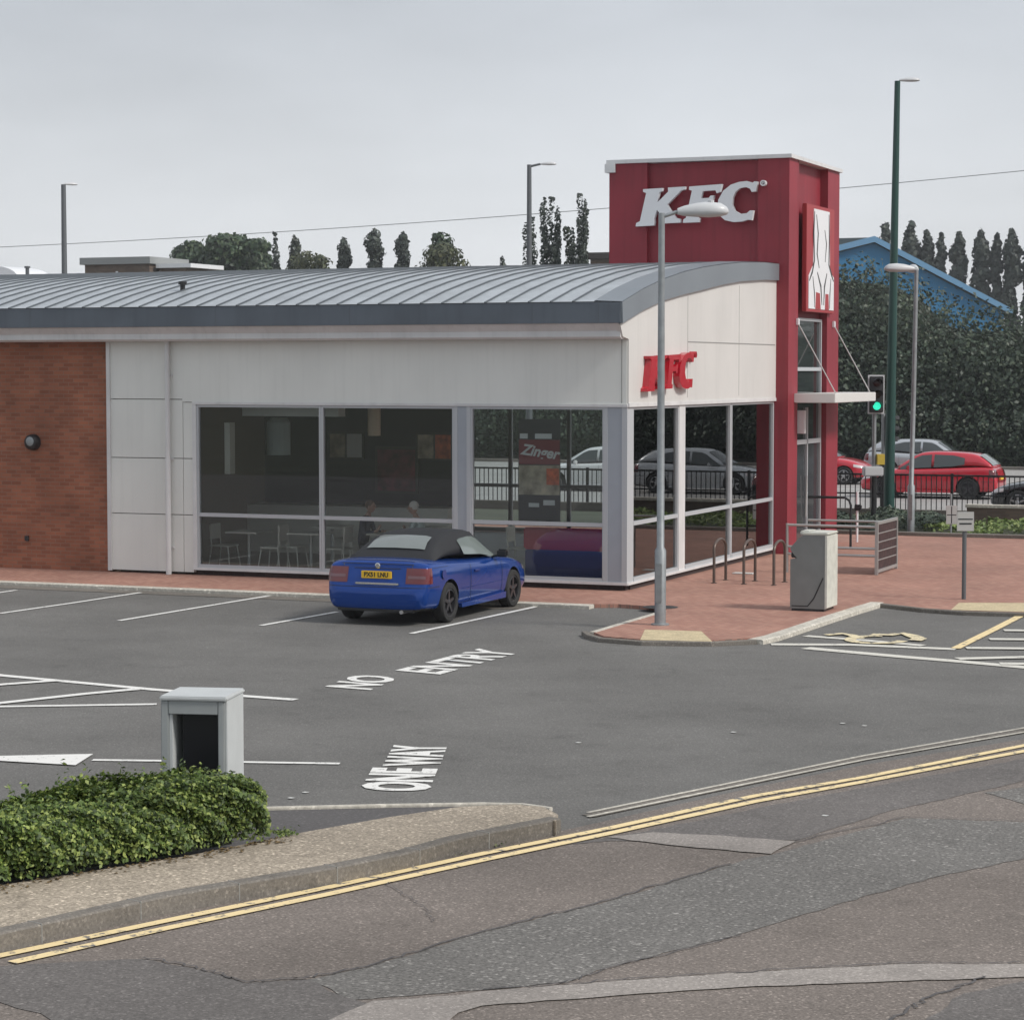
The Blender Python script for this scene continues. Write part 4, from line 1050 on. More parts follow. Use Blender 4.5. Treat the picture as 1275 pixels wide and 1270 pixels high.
    # shut lines laid on the bodywork
    def on_body(p_, d_):
        hit = bvh.ray_cast(Vector(p_), Vector(d_)); return hit[0] + hit[1]*.002 if hit[0] is not None else None
    def seam_line(nm, samples, rad=.0045, m_=None):
        q_ = [on_body(a_, b_) for a_, b_ in samples]; q_ = [k_ for k_ in q_ if k_ is not None]
        if len(q_) > 2: MB().tube(q_, rad, 4).build(nm, m_ or M_blackplastic, root)
    wrap = []
    for k_ in range(-24, 25):
        a_ = R(k_*3.7); dx, dy = math.sin(a_), -math.cos(a_)
        wrap.append(((dx*1.6, r0+.5+dy*1.6, .60 if kind == 'convertible' else .56), (-dx, -dy, 0)))
    seam_line('bumper_seam', wrap)
    if kind == 'convertible':
        for xs in (-.60, .60):
            seam_line('boot_seam', [((xs*(1-.06*(.99-z_)/.3), r0-1, z_), (0, 1, 0)) for z_ in (.99, .95, .9, .85, .8, .75, .70, .67)])
        seam_line('boot_seam', [((x_/10, r0+.19+.012*abs(x_/6)**2, 2), (0, 0, -1)) for x_ in range(-6, 7)], .004)
        seam_line('number_plate_recess', [((x_/10, r0-1, .885), (0, 1, 0)) for x_ in range(-4, 5)], .006)
        for s in (-1, 1):
            seam_line('side_crease', [((s*2, r0+.9+.2*k_, .50), (-s, 0, 0)) for k_ in range(0, 13)], .004, paint)
            seam_line('waist_seam', [((s*2, r0+.25+.1*k_, .895-.0*k_), (-s, 0, 0)) for k_ in range(0, 7)], .003)
            MB().lathe([(0, 0), (.07, 0), (.075, .004)], lambda a, b, h: (s*(hw+.004-h*.1), r0+.62+a, .78+b), 18).build('fuel_flap', paint, root)
    # rear details
    if kind == 'convertible':
        zr = .73; yr = r0+.045
        pl = MB().bbox(-.26, .26, yr-.0, yr+.03, zr, zr+.115, .006).build('number_plate', M_plate_y, root)
        text_part(plate, .115, lambda a, b: (a*.82, yr-.004, zr+.056+b*.85), M_black, pl, bold=.004)
        MB().bbox(-.36, .40, r0+.015, r0+.06, .635, .668, .012).build('chrome_strip', M_chrome, root, True)
        MB().lathe([(0, 0), (.035, 0), (.045, .006), (.045, .03)], lambda a, b, h: (a, r0+.095+h, .925+b), 20).build('boot_badge', M_chrome, root)
        MB().tube([(-.62, r0+.115, .955), (.62, r0+.115, .955)], .006, 4).build('boot_seam', M_blackplastic, root)
        MB().bbox(-.66, .66, r0+.02, r0+.2, .215, .26, .01).build('bumper_lip', M_blackplastic, root)
        MB().tube([(.45, r0+.0, .22), (.45, r0+.3, .22)], .03, 12).build('exhaust', M_steel, root)
    else:
        MB().bbox(-.26, .26, r0-.01, r0+.04, .60, .71, .006).build('number_plate', M_plate_y, root)
        MB().bbox(-.26, .26, f0-.03, f0+.02, .40, .51, .006).build('number_plate', M_plate_w, root)
        MB().bbox(-.6, .6, r0+.02, r0+.2, .22, .30, .02).build('bumper_lip', M_blackplastic, root)
    return root
cx = -(1.13+2.73)/2
make_car('blue convertible with black canvas roof parked in a bay facing the corner window', M_blue_paint, 4.42, 1.82, 'convertible', (cx+.03, -4.10, ZR), 0, M_rim, .315, (-1.34, 1.30), 'PX51 LNU')
ry = 34.1
rc = make_car('bright red hatchback driving left on the far road, seen side on', M_red_paint, 4.35, 1.78, 'hatch', (-2.05, 34.1, ZR), R(90), M_rim, .33, (-1.28, 1.34), name='car')
p = at_y(1055, 590, 42)
make_car('red hatchback half hidden behind the red tower, on the far lane', M_red_paint, 4.1, 1.72, 'hatch', (p.x-1.2, 42, ZR), R(-90), M_rim_silver, .31, (-1.24, 1.28), name='car')
p = at_y(1165, 560, 47)
M_silver = mat('silver_car_paint', (.50, .52, .54), .25, metal=.5, coat=1)
make_car('silver estate car on the far lane seen above the red hatchback', M_silver, 4.7, 1.8, 'hatch', (p.x-.2, 47, ZR), R(-90), M_rim_silver, .33, (-1.34, 1.38), name='car')
make_car('white hatchback on the near lane behind the restaurant, seen through the corner windows', mat('white_car_paint', (.7, .7, .7), .25, coat=1), 4.1, 1.76, 'hatch', (-13.2, 34.3, ZR), R(90), M_rim_silver, .31, (-1.24, 1.28), name='car')
make_car('white saloon further right on the road, seen only as a reflection in the end windows', M_silver, 4.3, 1.78, 'hatch', (9.5, 34.0, ZR), R(90), M_rim_silver, .33, (-1.28, 1.34), name='car')
p = at_y(1237, 620, 27.2)
make_car('black car entering at the right edge with its bonnet showing', M_black_paint, 4.4, 1.8, 'hatch', (p.x+2.2, 27.2, ZR), R(90), M_rim_silver, .33, (-1.3, 1.36), name='car')

# ------------------------------------------------------------------ street lamps, signs, signals
def lamp(label, x, y, h, r0, r1, arm, d, heads=1, dirs=None, fat=1.0, door=True, m=M_galv, lean=0, hs=1.0, name='street_lamp', z0=0):
    t = thing(name, label, 'street lamp', (x, y, z0))
    pts = [(0, 0, 0), (0, 0, 1.15), (0, 0, 1.2), (lean*h*.5, 0, h*.55), (lean*h, 0, h)] if door else [(0, 0, 0), (0, 0, .5), (0, 0, 1.2), (lean*h*.5, 0, h*.55), (lean*h, 0, h)]
    rr = [r0, r0, r1*1.05, r1, r1*.85] if door else [r0, r0, r0*.96, (r0+r1)/2, r1]
    MB().tube(pts, rr, 14).build('pole', m, t, True)
    if door: MB().bbox(-.05, .05, -r0-.006, -r0*.7, .35, .95, .004).build('access_door', m, t)
    MB().lathe([(r0*1.6, 0), (r0*1.6, .02), (r0, .03)], XY, 16).build('base_flange', m, t)
    d = Vector(d).normalized(); top = Vector((lean*h, 0, h))
    for dd in (dirs or ([d] if heads == 1 else [d, -d])):
        dd = Vector(dd).normalized(); nn = Vector((-dd.y, dd.x, 0))
        if arm > .05:
            MB().tube([top - Vector((0, 0, .06)), top + dd*arm + Vector((0, 0, .02))], [r1*.55, r1*.5], 8).build('arm', m, t, True)
        # lantern: flattened tapered shell
        secs = []
        Ls = .72*hs
        for u, wv, hb, ht in [(0, .035, -.03, .035), (.12, .06, -.045, .06), (.35, .10, -.055, .09), (.6, .14, -.06, .105), (.85, .13, -.05, .09), (.97, .08, -.03, .05), (1.0, .03, -.01, .02)]:
            c = top + dd*(arm + Ls*u) + Vector((0, 0, .02)); sec = []
            for k in range(12):
                a = 2*math.pi*k/12; xx = math.cos(a)*wv*hs; zz = math.sin(a); zz = zz*ht*hs*fat if zz > 0 else -zz*hb*hs*fat
                sec.append(tuple(c + nn*xx + Vector((0, 0, zz))))
            secs.append(sec)
        vs, fs = loft(secs); MB().add(vs, fs).build('lantern', M_lantern, t, True)
    return t
lx, ly = G(822, 778)
dR = Vector((math.cos(A), math.sin(A), 0))     # sideways to the right as the street runs here
lt = lamp('tall grey galvanised lamp post in the foreground of the red tower sign', lx, ly, 6.30, .088, .056, .24, dR, m=M_galv, hs=1.08, fat=1.35)
# photocell on the lantern
MB().lathe([(.05, 0), (.05, .05), (0, .06)], lambda a, b, h: (dR.x*.75+a, dR.y*.75+b, 6.44+h), 10).build('photocell', M_lantern, lt)
lx, ly = G(1134, 665)
lamp('grey lamp post with two arms standing in the planting bed', lx, ly, 6.30, .088, .056, .05, -dR, dirs=[-dR, (-.5, 1.2, 0)], m=M_galv, lean=.012, fat=1.3)
lx, ly = G(1107, 645)
lamp('very tall dark green lamp post by the guard rail', lx, ly, 11.5, .14, .075, .05, dR, door=False, m=M_green_pole, lean=.010, hs=.75)
p = at_y(79, 228, 33)
lamp('grey lamp post rising behind the roof at the left end', p.x, 33, p.z, .13, .085, .02, dR+Vector((0, .8, 0)), door=False, m=M_galv_dark, hs=.7, lean=0, z0=ZR)
p = at_y(659, 203, 30)
lamp('grey lamp post rising behind the roof left of the red tower', p.x, 30, p.z, .12, .07, .35, dR, door=False, m=M_galv_dark, hs=.7, z0=ZR)

# litter bin (drive-through type) beside the kerb
bx, by = 3.61, -2.20
tb = thing('litter_bin', 'grey drive-through litter bin with sloping hood beside the pale kerb', 'litter bin', (bx+.30, by+.33, 0))
prof = [(-.29, .0), (.29, .0), (.29, 1.24), (-.06, 1.24), (-.14, 1.20), (-.29, 1.03), (-.29, .99), (-.18, .86), (-.29, .84)]
MB().prism([(-.27, .0), (.27, .0), (.27, .04), (-.27, .04)], XZ, -.31, .31).build('base', M_blackplastic, tb)
b_ = MB().prism([(a, max(b, .04)) for a, b in prof], XZ, -.33, .33).build('shell', M_bin_grey, tb)
MB().prism([(.29, .04), (.325, .06), (.325, 1.22), (.29, 1.24)], XZ, -.335, .335).build('side_panel', M_bin_light, tb)
MB().bbox(-.10, .335, -.345, .345, 1.24, 1.285, .018).build('lid', M_bin_light, tb, True)
MB().bbox(-.16, .0, -.22, .22, 1.235, 1.30, .015).build('lid_flap', M_bin_light, tb, True)
MB().bbox(-.30, -.20, -.25, .25, .86, .95, .01).build('opening', M_black, tb)
MB().prism([(-.262, .09), (.0, .09), (.10, .22), (.25, .55), (.27, .55), (.115, .205), (.008, .075), (-.262, .075)], XZ, -.334, -.33).build('panel_seam', M_black, tb)

# cabinet with a black panel behind the hedge
c0 = at_y(200, 872, 0); d_ = ray(200, 870); t_ = 20.6; 
def at_d(px, py, D):     # point at depth D straight ahead of the camera
    d = ray(px, py); hd = d.x*-math.sin(A) + d.y*math.cos(A); return CAM + d*(D/hd)
q0 = at_d(200, 866, 20.6); q1 = at_d(281, 872, 20.6-.0)
cw = (q1-q0).to_2d().length
CBD = .58
cb = thing('menu_cabinet', 'grey freestanding cabinet with black recessed panel behind the hedge', 'cabinet', (q0.x, q0.y, ZR), A*.62)
hz = q0.z - ZR
MB().bbox(0, .07, 0, CBD, 0, hz-.04, .008).build('side_post', M_cab_grey, cb)
MB().bbox(cw-.055, cw, 0, CBD, 0, hz-.04, .008).build('side_post', M_cab_grey, cb)
MB().bbox(cw+.0005, cw+.02, .03, CBD, 0, hz-.04, .004).build('side_cover', M_cab_light, cb)
MB().bbox(-.01, cw+.03, -.02, CBD+.02, hz-.04, hz+.0, .012).build('top_cap', M_cab_light, cb, True)
MB().bbox(.07, cw-.055, 0.0, CBD, hz-.16, hz-.04, .006).build('header', M_cab_grey, cb)
MB().box(.07, cw-.055, .33, .40, 0, hz-.16).build('back_panel', M_cab_grey, cb)
MB().bbox(.07, .10, .02, .33, 0, hz-.16, .004).build('inner_jamb', M_cab_light, cb)
MB().bbox(.17, cw-.07, .10, .14, .02, hz-.18, .006).build('black_panel', M_screen, cb)

# cycle hoops
H0 = None
for i, (a, b, nm) in enumerate([((893, 725), (910, 722), 'nearest the lamp post'), ((926, 727), (942, 722), 'middle one of the three'), ((963, 730), (979, 725), 'nearest the litter bin')]):
    pa, pb = Vector(G(*a)), Vector(G(*b))
    if H0 is None:
        t = thing('cycle_hoop', '', 'cycle stand')
        pts = [(0, -.36, 0), (0, -.36, .62)] + [(0, -.36*math.cos(u), .62+.17*math.sin(u)) for u in [math.pi*k/12 for k in range(1, 12)]] + [(0, .36, .62), (0, .36, 0)]
        MB().tube(pts, .027, 10).build('tube', M_steel_brown, t, True)
        for sy_ in (-.36, .36): MB().lathe([(.055, 0), (.055, .01), (.02, .012)], lambda a, b, h: (a, sy_+b, h), 12).build('foot_plate', M_steel_brown, t)
        H0 = t
    else: t = copy_tree(H0)
    t['label'] = 'brown steel cycle hoop on the red paving, ' + nm; t['group'] = 'cycle hoops outside the end window'
    t.location = (.96+.57*i, 2.45, 0); 
    t.rotation_euler.z = 0

# barrier pen by the tower
t = thing('barrier_pen', 'steel barrier with horizontal rails and a dark mesh end panel beside the red tower', 'barrier', (3.3, 4.96, 0))
f = MB().bbox(-.03, .03, -.03, .03, 0, 1.02, .005).bbox(-.03, .03, 1.57, 1.63, 0, 1.02, .005).bbox(-.03, .03, .03, 1.57, .96, 1.02, .005).bbox(-.03, .03, .03, 1.57, .04, .10, .005)
for z in (.27, .44, .61, .78): f.bbox(-.02, .02, .03, 1.57, z, z+.02, .003)
f.build('panel_frame', M_steel, t)
MB().box(-.006, .006, .03, 1.57, .10, .96).build('mesh_panel', M_mesh, t)
xr_ = at_y(979, 655, 4.96).x - 3.3
for z in (.92, .50, .36):
    MB().tube([(-.03, 0, z), (xr_, 0, z)], .026, 8).build('rail', M_steel, t, True)
MB().tube([(xr_+.02, 0, 0), (xr_+.02, 0, .95)], .028, 8).build('post', M_steel, t, True)
MB().tube([(-.03, 1.6, .92), (xr_, 1.6, .92)], .024, 8).build('rail', M_steel, t, True)
# black handrail by the door
pb_ = Vector(G(1059, 683))
t = thing('handrail', 'black hooped handrail between the red tower door and the guard rail', 'handrail', (pb_.x, pb_.y, 0))
MB().tube([(0, 0, 0), (0, 0, .95), (-.04, 0, 1.06), (-.14, 0, 1.12), (-1.3, 0, 1.12)], .028, 8).tube([(0, 0, .45), (-1.3, 0, .45)], .02, 8).tube([(-1.28, 0, 0), (-1.28, 0, 1.12)], .026, 8).build('rail', M_black, t, True)
pb_ = Vector(G(1067, 675))
t = thing('marker_post', 'thin white marker post with a black knob behind the barrier', 'post', (pb_.x, pb_.y, 0))
MB().tube([(0, 0, 0), (0, 0, 1.15)], .028, 8).build('post', M_sign_white, t, True)
MB().bbox(-.06, .1, -.05, .05, .72, .86, .02).build('knob', M_black, t)

# sign on a post
sx, sy = G(1200, 746)
t = thing('post_sign', 'small white notice with dark lines on a thin grey post', 'sign', (sx, sy, 0), A)
MB().tube([(0, 0, 0), (0, 0, 1.5)], .038, 12).build('post', M_galv_dark, t, True)
b2 = MB().bbox(-.14, .15, -.05, -.035, 1.17, 1.50, .004).build('plate', mat('sign_plate', (.42, .42, .41), .5), t)
MB().box(-.12, .13, -.0535, -.0505, 1.365, 1.385).box(-.10, .11, -.0535, -.0505, 1.285, 1.31).build('dark_lines', M_black, b2)
p = at_d(1178, 635, 56)
t = thing('back_sign', 'white gridded sign plate standing in the planting bed behind the post sign', 'sign', (p.x, p.y, 0), A)
MB().tube([(.12, .02, 0), (.12, .02, 1.0)], .025, 8).build('post', M_galv, t, True)
MB().bbox(0, .26, -.015, 0, .28, .72, .004).build('plate', mat('sign_plate', (.42, .42, .41), .5), t)
MB().box(.02, .24, -.018, -.0155, .49, .51).box(.12, .14, -.0185, -.0155, .3, .7).build('grid_lines', M_black, t)

# traffic light
def signal(label, px, py0, D, yaw, lit=True):
    p = at_d(px, py0, D); h = p.z
    t = thing('traffic_light', label, 'traffic light', (p.x, p.y, ZR), yaw)
    h -= ZR
    MB().tube([(0, 0, 0), (0, 0, 1.35)], .065, 12).build('post', M_black, t, True)
    MB().tube([(0, 0, 1.35), (0, 0, h)], .055, 12).build('pole', M_galv, t, True)
    hd = MB().bbox(-.17, .17, -.28, -.06, h-.92, h-.02, .02).build('signal_head', M_blackplastic, t)
    MB().box(-.21, -.175, -.20, -.18, h-.96, h+.02).box(.175, .21, -.20, -.18, h-.96, h+.02).box(-.175, .175, -.20, -.18, h-.015, h+.02).box(-.175, .175, -.20, -.18, h-.96, h-.925).build('backboard_border', M_lantern, t)
    for k, (c, s_) in enumerate([((.10, .01, .01), 0), ((.12, .06, .01), 0), ((.05, .9, .62), 2.2 if lit else 0)]):
        zc = h-.18-.29*k
        m_ = emit_mat('green_lamp', (.03, .80, .50), .75) if (s_ and lit) else mat('unlit_lamp_%d' % k, tuple(a*.25 for a in c), .3)
        MB().lathe([(0, -.03), (.07, -.02), (.10, .0)], lambda a, b, hh: (a, -.285+hh, zc+b), 20).build('lens', m_, hd, True)
        vis = MB()
        for j in range(9):
            a0_, a1_ = R(-10+20*j+0), R(-10+20*(j+1)) 
            r_ = .115
            vis.add([(r_*math.cos(a0_), -.28, zc+r_*math.sin(a0_)), (r_*math.cos(a1_), -.28, zc+r_*math.sin(a1_)), (r_*math.cos(a1_), -.44, zc+r_*math.sin(a1_)*1), (r_*math.cos(a0_), -.44, zc+r_*math.sin(a0_))], [(0, 1, 2, 3)])
        vis.build('visor', M_blackplastic, hd)
    return t, h
t, h = signal('traffic light showing green on a grey pole beyond the canopy', 1089, 468, 60, A+R(4))
MB().bbox(.06, .26, -.1, .1, h-2.25, h-1.98, .01).build('push_button_box', M_yellow_box, t)
MB().bbox(-.28, .22, -.16, .12, 1.3, 1.55, .03).build('silver_box', M_lantern, t)
t, h = signal('unlit black traffic light turned sideways behind the green lamp post', 1100, 515, 66, A+R(95), False)

# ------------------------------------------------------------------ guard rail, wall, bed
YF = 24.0
GR = thing('guard_rail', 'long black pedestrian guard rail of thin upright bars along the far kerb', 'guard rail', (0, YF, ZR))
mb = MB(); posts = []
x = -22.4
rails = MB().box(-22.4, 24, -.025, .025, 1.12, 1.17).box(-22.4, 24, -.02, .02, .10, .14).box(-22.4, 24, -.02, .02, .60, .64)
rails.build('rail', M_black, GR)
while x < 24:
    mb.box(x-.011, x+.011, -.011, .011, .14, 1.12); x += .14
mb.build('bars', M_black, GR)
x = -22.4; pm = MB()
while x < 24.1:
    MB().box(x-.035, x+.035, -.035, .035, 0, 1.2).build('post', M_black, GR); x += 2.1
# low wall and bed edge
t = thing('low_wall', 'low brown brick wall with pale coping behind the green planting', 'wall', (0, 20.5, 0))
wl = at_y(1205, 640, 20.5).x
MB().box(wl, 26, -.1, .12, ZR, .44).build('wall', M_brick_low, t)
MB().bbox(wl-.04, 26, -.14, .16, .44, .52, .01).build('coping', M_kerb_light, t)
t = thing('low_wall', 'pale concrete ledge in front of the black guard rail', 'wall', (0, 22.2, 0))
MB().bbox(-22, wl-.3, -.1, .1, ZR, .25, .01).build('ledge', M_kerb, t)
sheet('planting_bed', [(-20, 16.05), (30, 16.05), (30, 22), (-20, 22)], .012, M_earth)
strip('kerb', [(-10, 15.95), (30, 15.95)], .2, -.05, .09, M_kerb)
# far road
sheet('far_road', [(-120, 23.2), (120, 23.2), (120, 56), (-120, 56)], ZR+.002, M_far_road)
strip('kerb', [(-120, 24.5), (120, 24.5)], .3, ZR-.05, ZR+.10, M_kerb_light)
strip('kerb', [(-120, 56), (120, 56)], .3, ZR-.05, ZR+.12, M_kerb)
line_ = strip('road_marking', [(-60, 38.2), (60, 38.2)], .15, ZR+.007, None, M_white_paint)

# ------------------------------------------------------------------ foliage
def leaf_mesh(name, P, Nn, size, mat_, parent, seed=0, aspect=1.0, jitter=.35, up=0):
    rng = np.random.default_rng(seed); n = len(P)
    Nn = Nn + rng.normal(0, jitter, (n, 3)); Nn[:, 2] += up
    Nn /= np.linalg.norm(Nn, axis=1, keepdims=True)+1e-9
    r = rng.normal(0, 1, (n, 3)); a = np.cross(Nn, r); a /= np.linalg.norm(a, axis=1, keepdims=True)+1e-9
    b = np.cross(Nn, a); s = (size*rng.uniform(.6, 1.35, n))[:, None]
    V = np.stack([P-a*s*.5*aspect, P-b*s*.32+Nn*s*.08, P+a*s*.5*aspect, P+b*s*.32+Nn*s*.08], 1).reshape(-1, 3)
    me = bpy.data.meshes.new(name); me.vertices.add(4*n); me.vertices.foreach_set('co', V.astype(np.float32).ravel())
    me.loops.add(4*n); me.loops.foreach_set('vertex_index', np.arange(4*n, dtype=np.int32))
    me.polygons.add(n); me.polygons.foreach_set('loop_start', np.arange(0, 4*n, 4, dtype=np.int32)); me.polygons.foreach_set('loop_total', np.full(n, 4, dtype=np.int32))
    me.update(); me.validate()
    return link(name, me, mat_, parent)
def lobes_points(lobes, n, seed, shell=.55):
    """points through a set of ellipsoid lobes (cx, cy, cz, rx, ry, rz), thicker towards the outside"""
    rng = np.random.default_rng(seed); L_ = np.array(lobes, float)
    wgt = (L_[:, 3]*L_[:, 5]+L_[:, 3]*L_[:, 4]); wgt /= wgt.sum()
    k = rng.choice(len(L_), n, p=wgt); d = rng.normal(0, 1, (n, 3)); d /= np.linalg.norm(d, axis=1, keepdims=True)
    rad = shell + (1-shell)*rng.random(n)**.6
    # clumpy radius
    rad *= 1 + .10*np.sin(d[:, 0]*9+k)*np.sin(d[:, 2]*8+k*2)
    P = L_[k, :3] + d*rad[:, None]*L_[k, 3:6]
    return P, d
def tree(label, px, pyt, y, wpx, kindm, leaf=.22, n=2500, shape='round', group=None, seed=0, bottom=.2, name='tree'):
    top = at_y(px, pyt, y); D = -(top-CAM).x*math.sin(A) + (top-CAM).y*math.cos(A)
    wdt = wpx*D/F; h = top.z - ZR
    t = thing(name, label, 'tree', (top.x, y, ZR), 0, group)
    rng = random.Random(seed); lobes = []
    if shape == 'round':
        rr = wdt/2
        for i in range(34):
            u = rng.random()**.5; a = rng.uniform(0, 6.28); zc = h*(bottom+.12) + (h*(1-bottom)*.86)*u; q = rr*.66*math.sqrt(max(.12, 1-u**5))
            s = rr*rng.uniform(.36, .56); lobes.append((math.cos(a)*q*rng.uniform(.5, 1), math.sin(a)*q*.8, min(zc, h-s*.75), s, s, s*.75))
        lobes.append((0, 0, h*.9-rr*.3, rr*.5, rr*.5, h-(h*.9-rr*.3)))
    elif shape == 'poplar':
        rr = wdt/2; n = int(n*1.5)
        for i in range(26):
            u = i/25; zc = h*bottom + h*(1-bottom)*u; q = rr*(.7+.32*u)*min(1, max(.2, (1-u)*(11 if y < 150 else 6)))**.75
            s = q*rng.uniform(.7, .98); a = rng.uniform(0, 6.28); sz_ = max(s*1.1, h*.03)
            lobes.append((math.cos(a)*q*.24, math.sin(a)*q*.24, min(zc, h-sz_*.9), s, s, sz_))
    elif shape == 'conifer':
        rr = wdt/2
        for i in range(14):
            u = i/13; zc = h*.5 + h*.5*u; q = rr*(1-u)*1.0+.12
            lobes.append((rng.uniform(-.1, .1), 0, zc-q*.3, q, q, q*.6+.25))
    elif shape == 'wispy':
        rr = wdt/2
        for i in range(11):
            xx = rng.uniform(-rr*.75, rr*.75); hh_ = h*rng.uniform(.72, .98) if i else h; base = h*.35
            if i == 0: xx = rr*.1
            m_ = 8; n = int(n*1.09)
            for j in range(m_):
                u = j/(m_-1); lobes.append((xx*(.6+.4*u)+rng.uniform(-.05, .05), rng.uniform(-.3, .3), base+(hh_-base)*u-.1, .27*(1.2-u*.75), .27, (hh_-base)/m_*.7))
    P, d = lobes_points(lobes, n, seed)
    P[:, 2] = np.minimum(P[:, 2], h+.02)
    leaf_mesh('crown', P, d, leaf, kindm, t, seed)
    tr = MB().tube([(0, 0, 0), (.03, 0, h*.35), (0, .03, h*.72)], [.02*h, .014*h, .005*h], 8)
    for k in range(6):
        a = rng.uniform(0, 6.28); z0_ = h*rng.uniform(.25, .6); ln = wdt*.33
        up_ = .9 if shape != 'round' else .5
        tr.tube([(0, 0, z0_), (math.cos(a)*ln*(1-up_*.5), math.sin(a)*ln*(1-up_*.5), z0_+ln*up_*1.6)], [.008*h, .002*h], 5)
    tr.build('trunk', M_bark, t, True)
    return t
# left skyline
g1 = None
for i, (px, py, w_, sd, nm) in enumerate([(240, 301, 72, 1, 'leftmost and lowest of the round trees beyond the roof'), (285, 291, 100, 2, 'largest of the round trees beyond the roof'), (315, 297, 60, 3, 'right hand one of the round trees beyond the roof')]):
    tree('dark green bushy tree, ' + nm, px, py, 118, w_, L_tree, .42, 5000, 'round', 'round trees beyond the roof', sd, .15)
tree('narrow pointed conifer right of the round trees', 343, 291, 112, 20, L_poplar2, .30, 1800, 'conifer', None, 5)
tree('narrow conifer with paler top behind the olive bushes', 367, 294, 125, 20, L_poplar, .32, 1600, 'poplar', None, 6)
tree('pale olive bushy tree between the conifer and the poplars', 380, 312, 116, 74, L_olive, .32, 2600, 'round', None, 7)
tree('small pale olive tree just left of the first poplar', 401, 317, 108, 36, L_olive, .3, 1200, 'round', None, 8)
for px, py, w_, sd, nm in [(427, 295, 20, 9, 'left and smallest of the three'), (466, 285, 27, 10, 'middle and widest of the three'), (501, 289, 21, 11, 'right of the three')]:
    tree('dark columnar poplar beyond the roof ridge, ' + nm, px, py, 112, w_, L_poplar2, .30, 2600, 'poplar', 'dark poplars beyond the roof ridge', sd)
tree('broad green tree with a peaked crown alone beyond the roof', 548, 289, 112, 34, L_tree, .32, 2600, 'poplar', None, 12)
tree('low olive green tree at the foot of the peaked tree', 551, 303, 110, 86, L_olive, .34, 3200, 'round', None, 13)
tree('tiny tuft of foliage over the ridge', 625, 318, 84, 13, L_poplar2, .22, 700, 'poplar', None, 14)
tree('wispy upright poplar just right of the lamp post behind the roof', 684, 247, 72, 34, L_poplar2, .17, 3800, 'wispy', 'wispy poplars beside the tower', 15)
tree('wispy upright poplar nearest the red tower', 721, 243, 72, 26, L_poplar2, .17, 3000, 'wispy', 'wispy poplars beside the tower', 16)
tree('wispy low poplar left of the lamp post behind the roof', 660, 272, 73, 26, L_poplar2, .17, 2400, 'wispy', 'wispy poplars beside the tower', 17)
tree('short leafy poplar between the wispy ones', 703, 285, 74, 50, L_poplar, .2, 3000, 'wispy', 'wispy poplars beside the tower', 18)
# right skyline
names = ['first, beside the green lamp post', 'second from the left', 'third from the left', 'fourth from the left, the narrowest', 'fifth from the left', 'sixth from the left', 'seventh from the left', 'eighth from the left', 'last on the right']
for i, (px, py, w_) in enumerate([(1103, 278, 26), (1134, 276, 28), (1154, 286, 24), (1172, 290, 17), (1194, 289, 25), (1222, 286, 26), (1241, 290, 17), (1260, 285, 27), (1284, 288, 24)]):
    tree('dark poplar in the row beyond the blue roof, ' + names[i], px, py, 185, w_, L_poplar2, .5, 2600, 'poplar', 'poplars in the row beyond the blue roof', 30+i)
# dark tree belt beyond the far road (one continuous mass)
rng = random.Random(5); lobes = []
def belt_top(px): 
    for a, b in zip(BT, BT[1:]):
        if a[0] <= px <= b[0]: return a[1]+(b[1]-a[1])*(px-a[0])/(b[0]-a[0])
    return BT[-1][1]
BT = [(300, 392), (900, 392), (960, 345), (1045, 318), (1100, 322), (1150, 345), (1175, 378), (1230, 382), (1275, 378), (1500, 380), (2600, 385)]
px = 900
for i in range(190):
    px = 380 + (2300-380)*((i+.5)/190)**1.25
    for yy in (62, 66):
        tp = at_y(px+rng.uniform(-6, 6), belt_top(px)+rng.uniform(-4, 16)+ (0 if yy > 63 else 30), yy); h = tp.z
        s = rng.uniform(.9, 1.7)
        for k in range(5):
            zc = h - s*.8 - k*(h-s)/5; lobes.append((tp.x+rng.uniform(-.8, .8), yy+rng.uniform(-1, .6)-k*.35, max(zc, .6), s*1.1, s, s))
P, d = lobes_points(lobes, 270000, 77, .6)
o = leaf_mesh('tree_belt', P, d, .20, L_belt, None, 3)
tag(o, 'dense dark mass of trees and bushes along the far side of the road', 'woodland', None, 'stuff')
cm = MB(); secs = []
for k in range(70):
    px = 330 + 2000*k/69; tp = at_y(px, belt_top(px)+18, 65.5)
    dy_ = rng.uniform(-.3, .3)
    secs.append([(tp.x, 64+dy_, ZR), (tp.x, 64+dy_, tp.z*.75), (tp.x, 65.3, tp.z-.5), (tp.x, 66.5, tp.z-.5), (tp.x, 67, ZR)])
vs, fs = loft(secs); cm.add(vs, fs).build('dark_core', mat('dark_core_fill', (.012, .016, .008), .9), o)  # added solid dark core, so no light shows through the belt
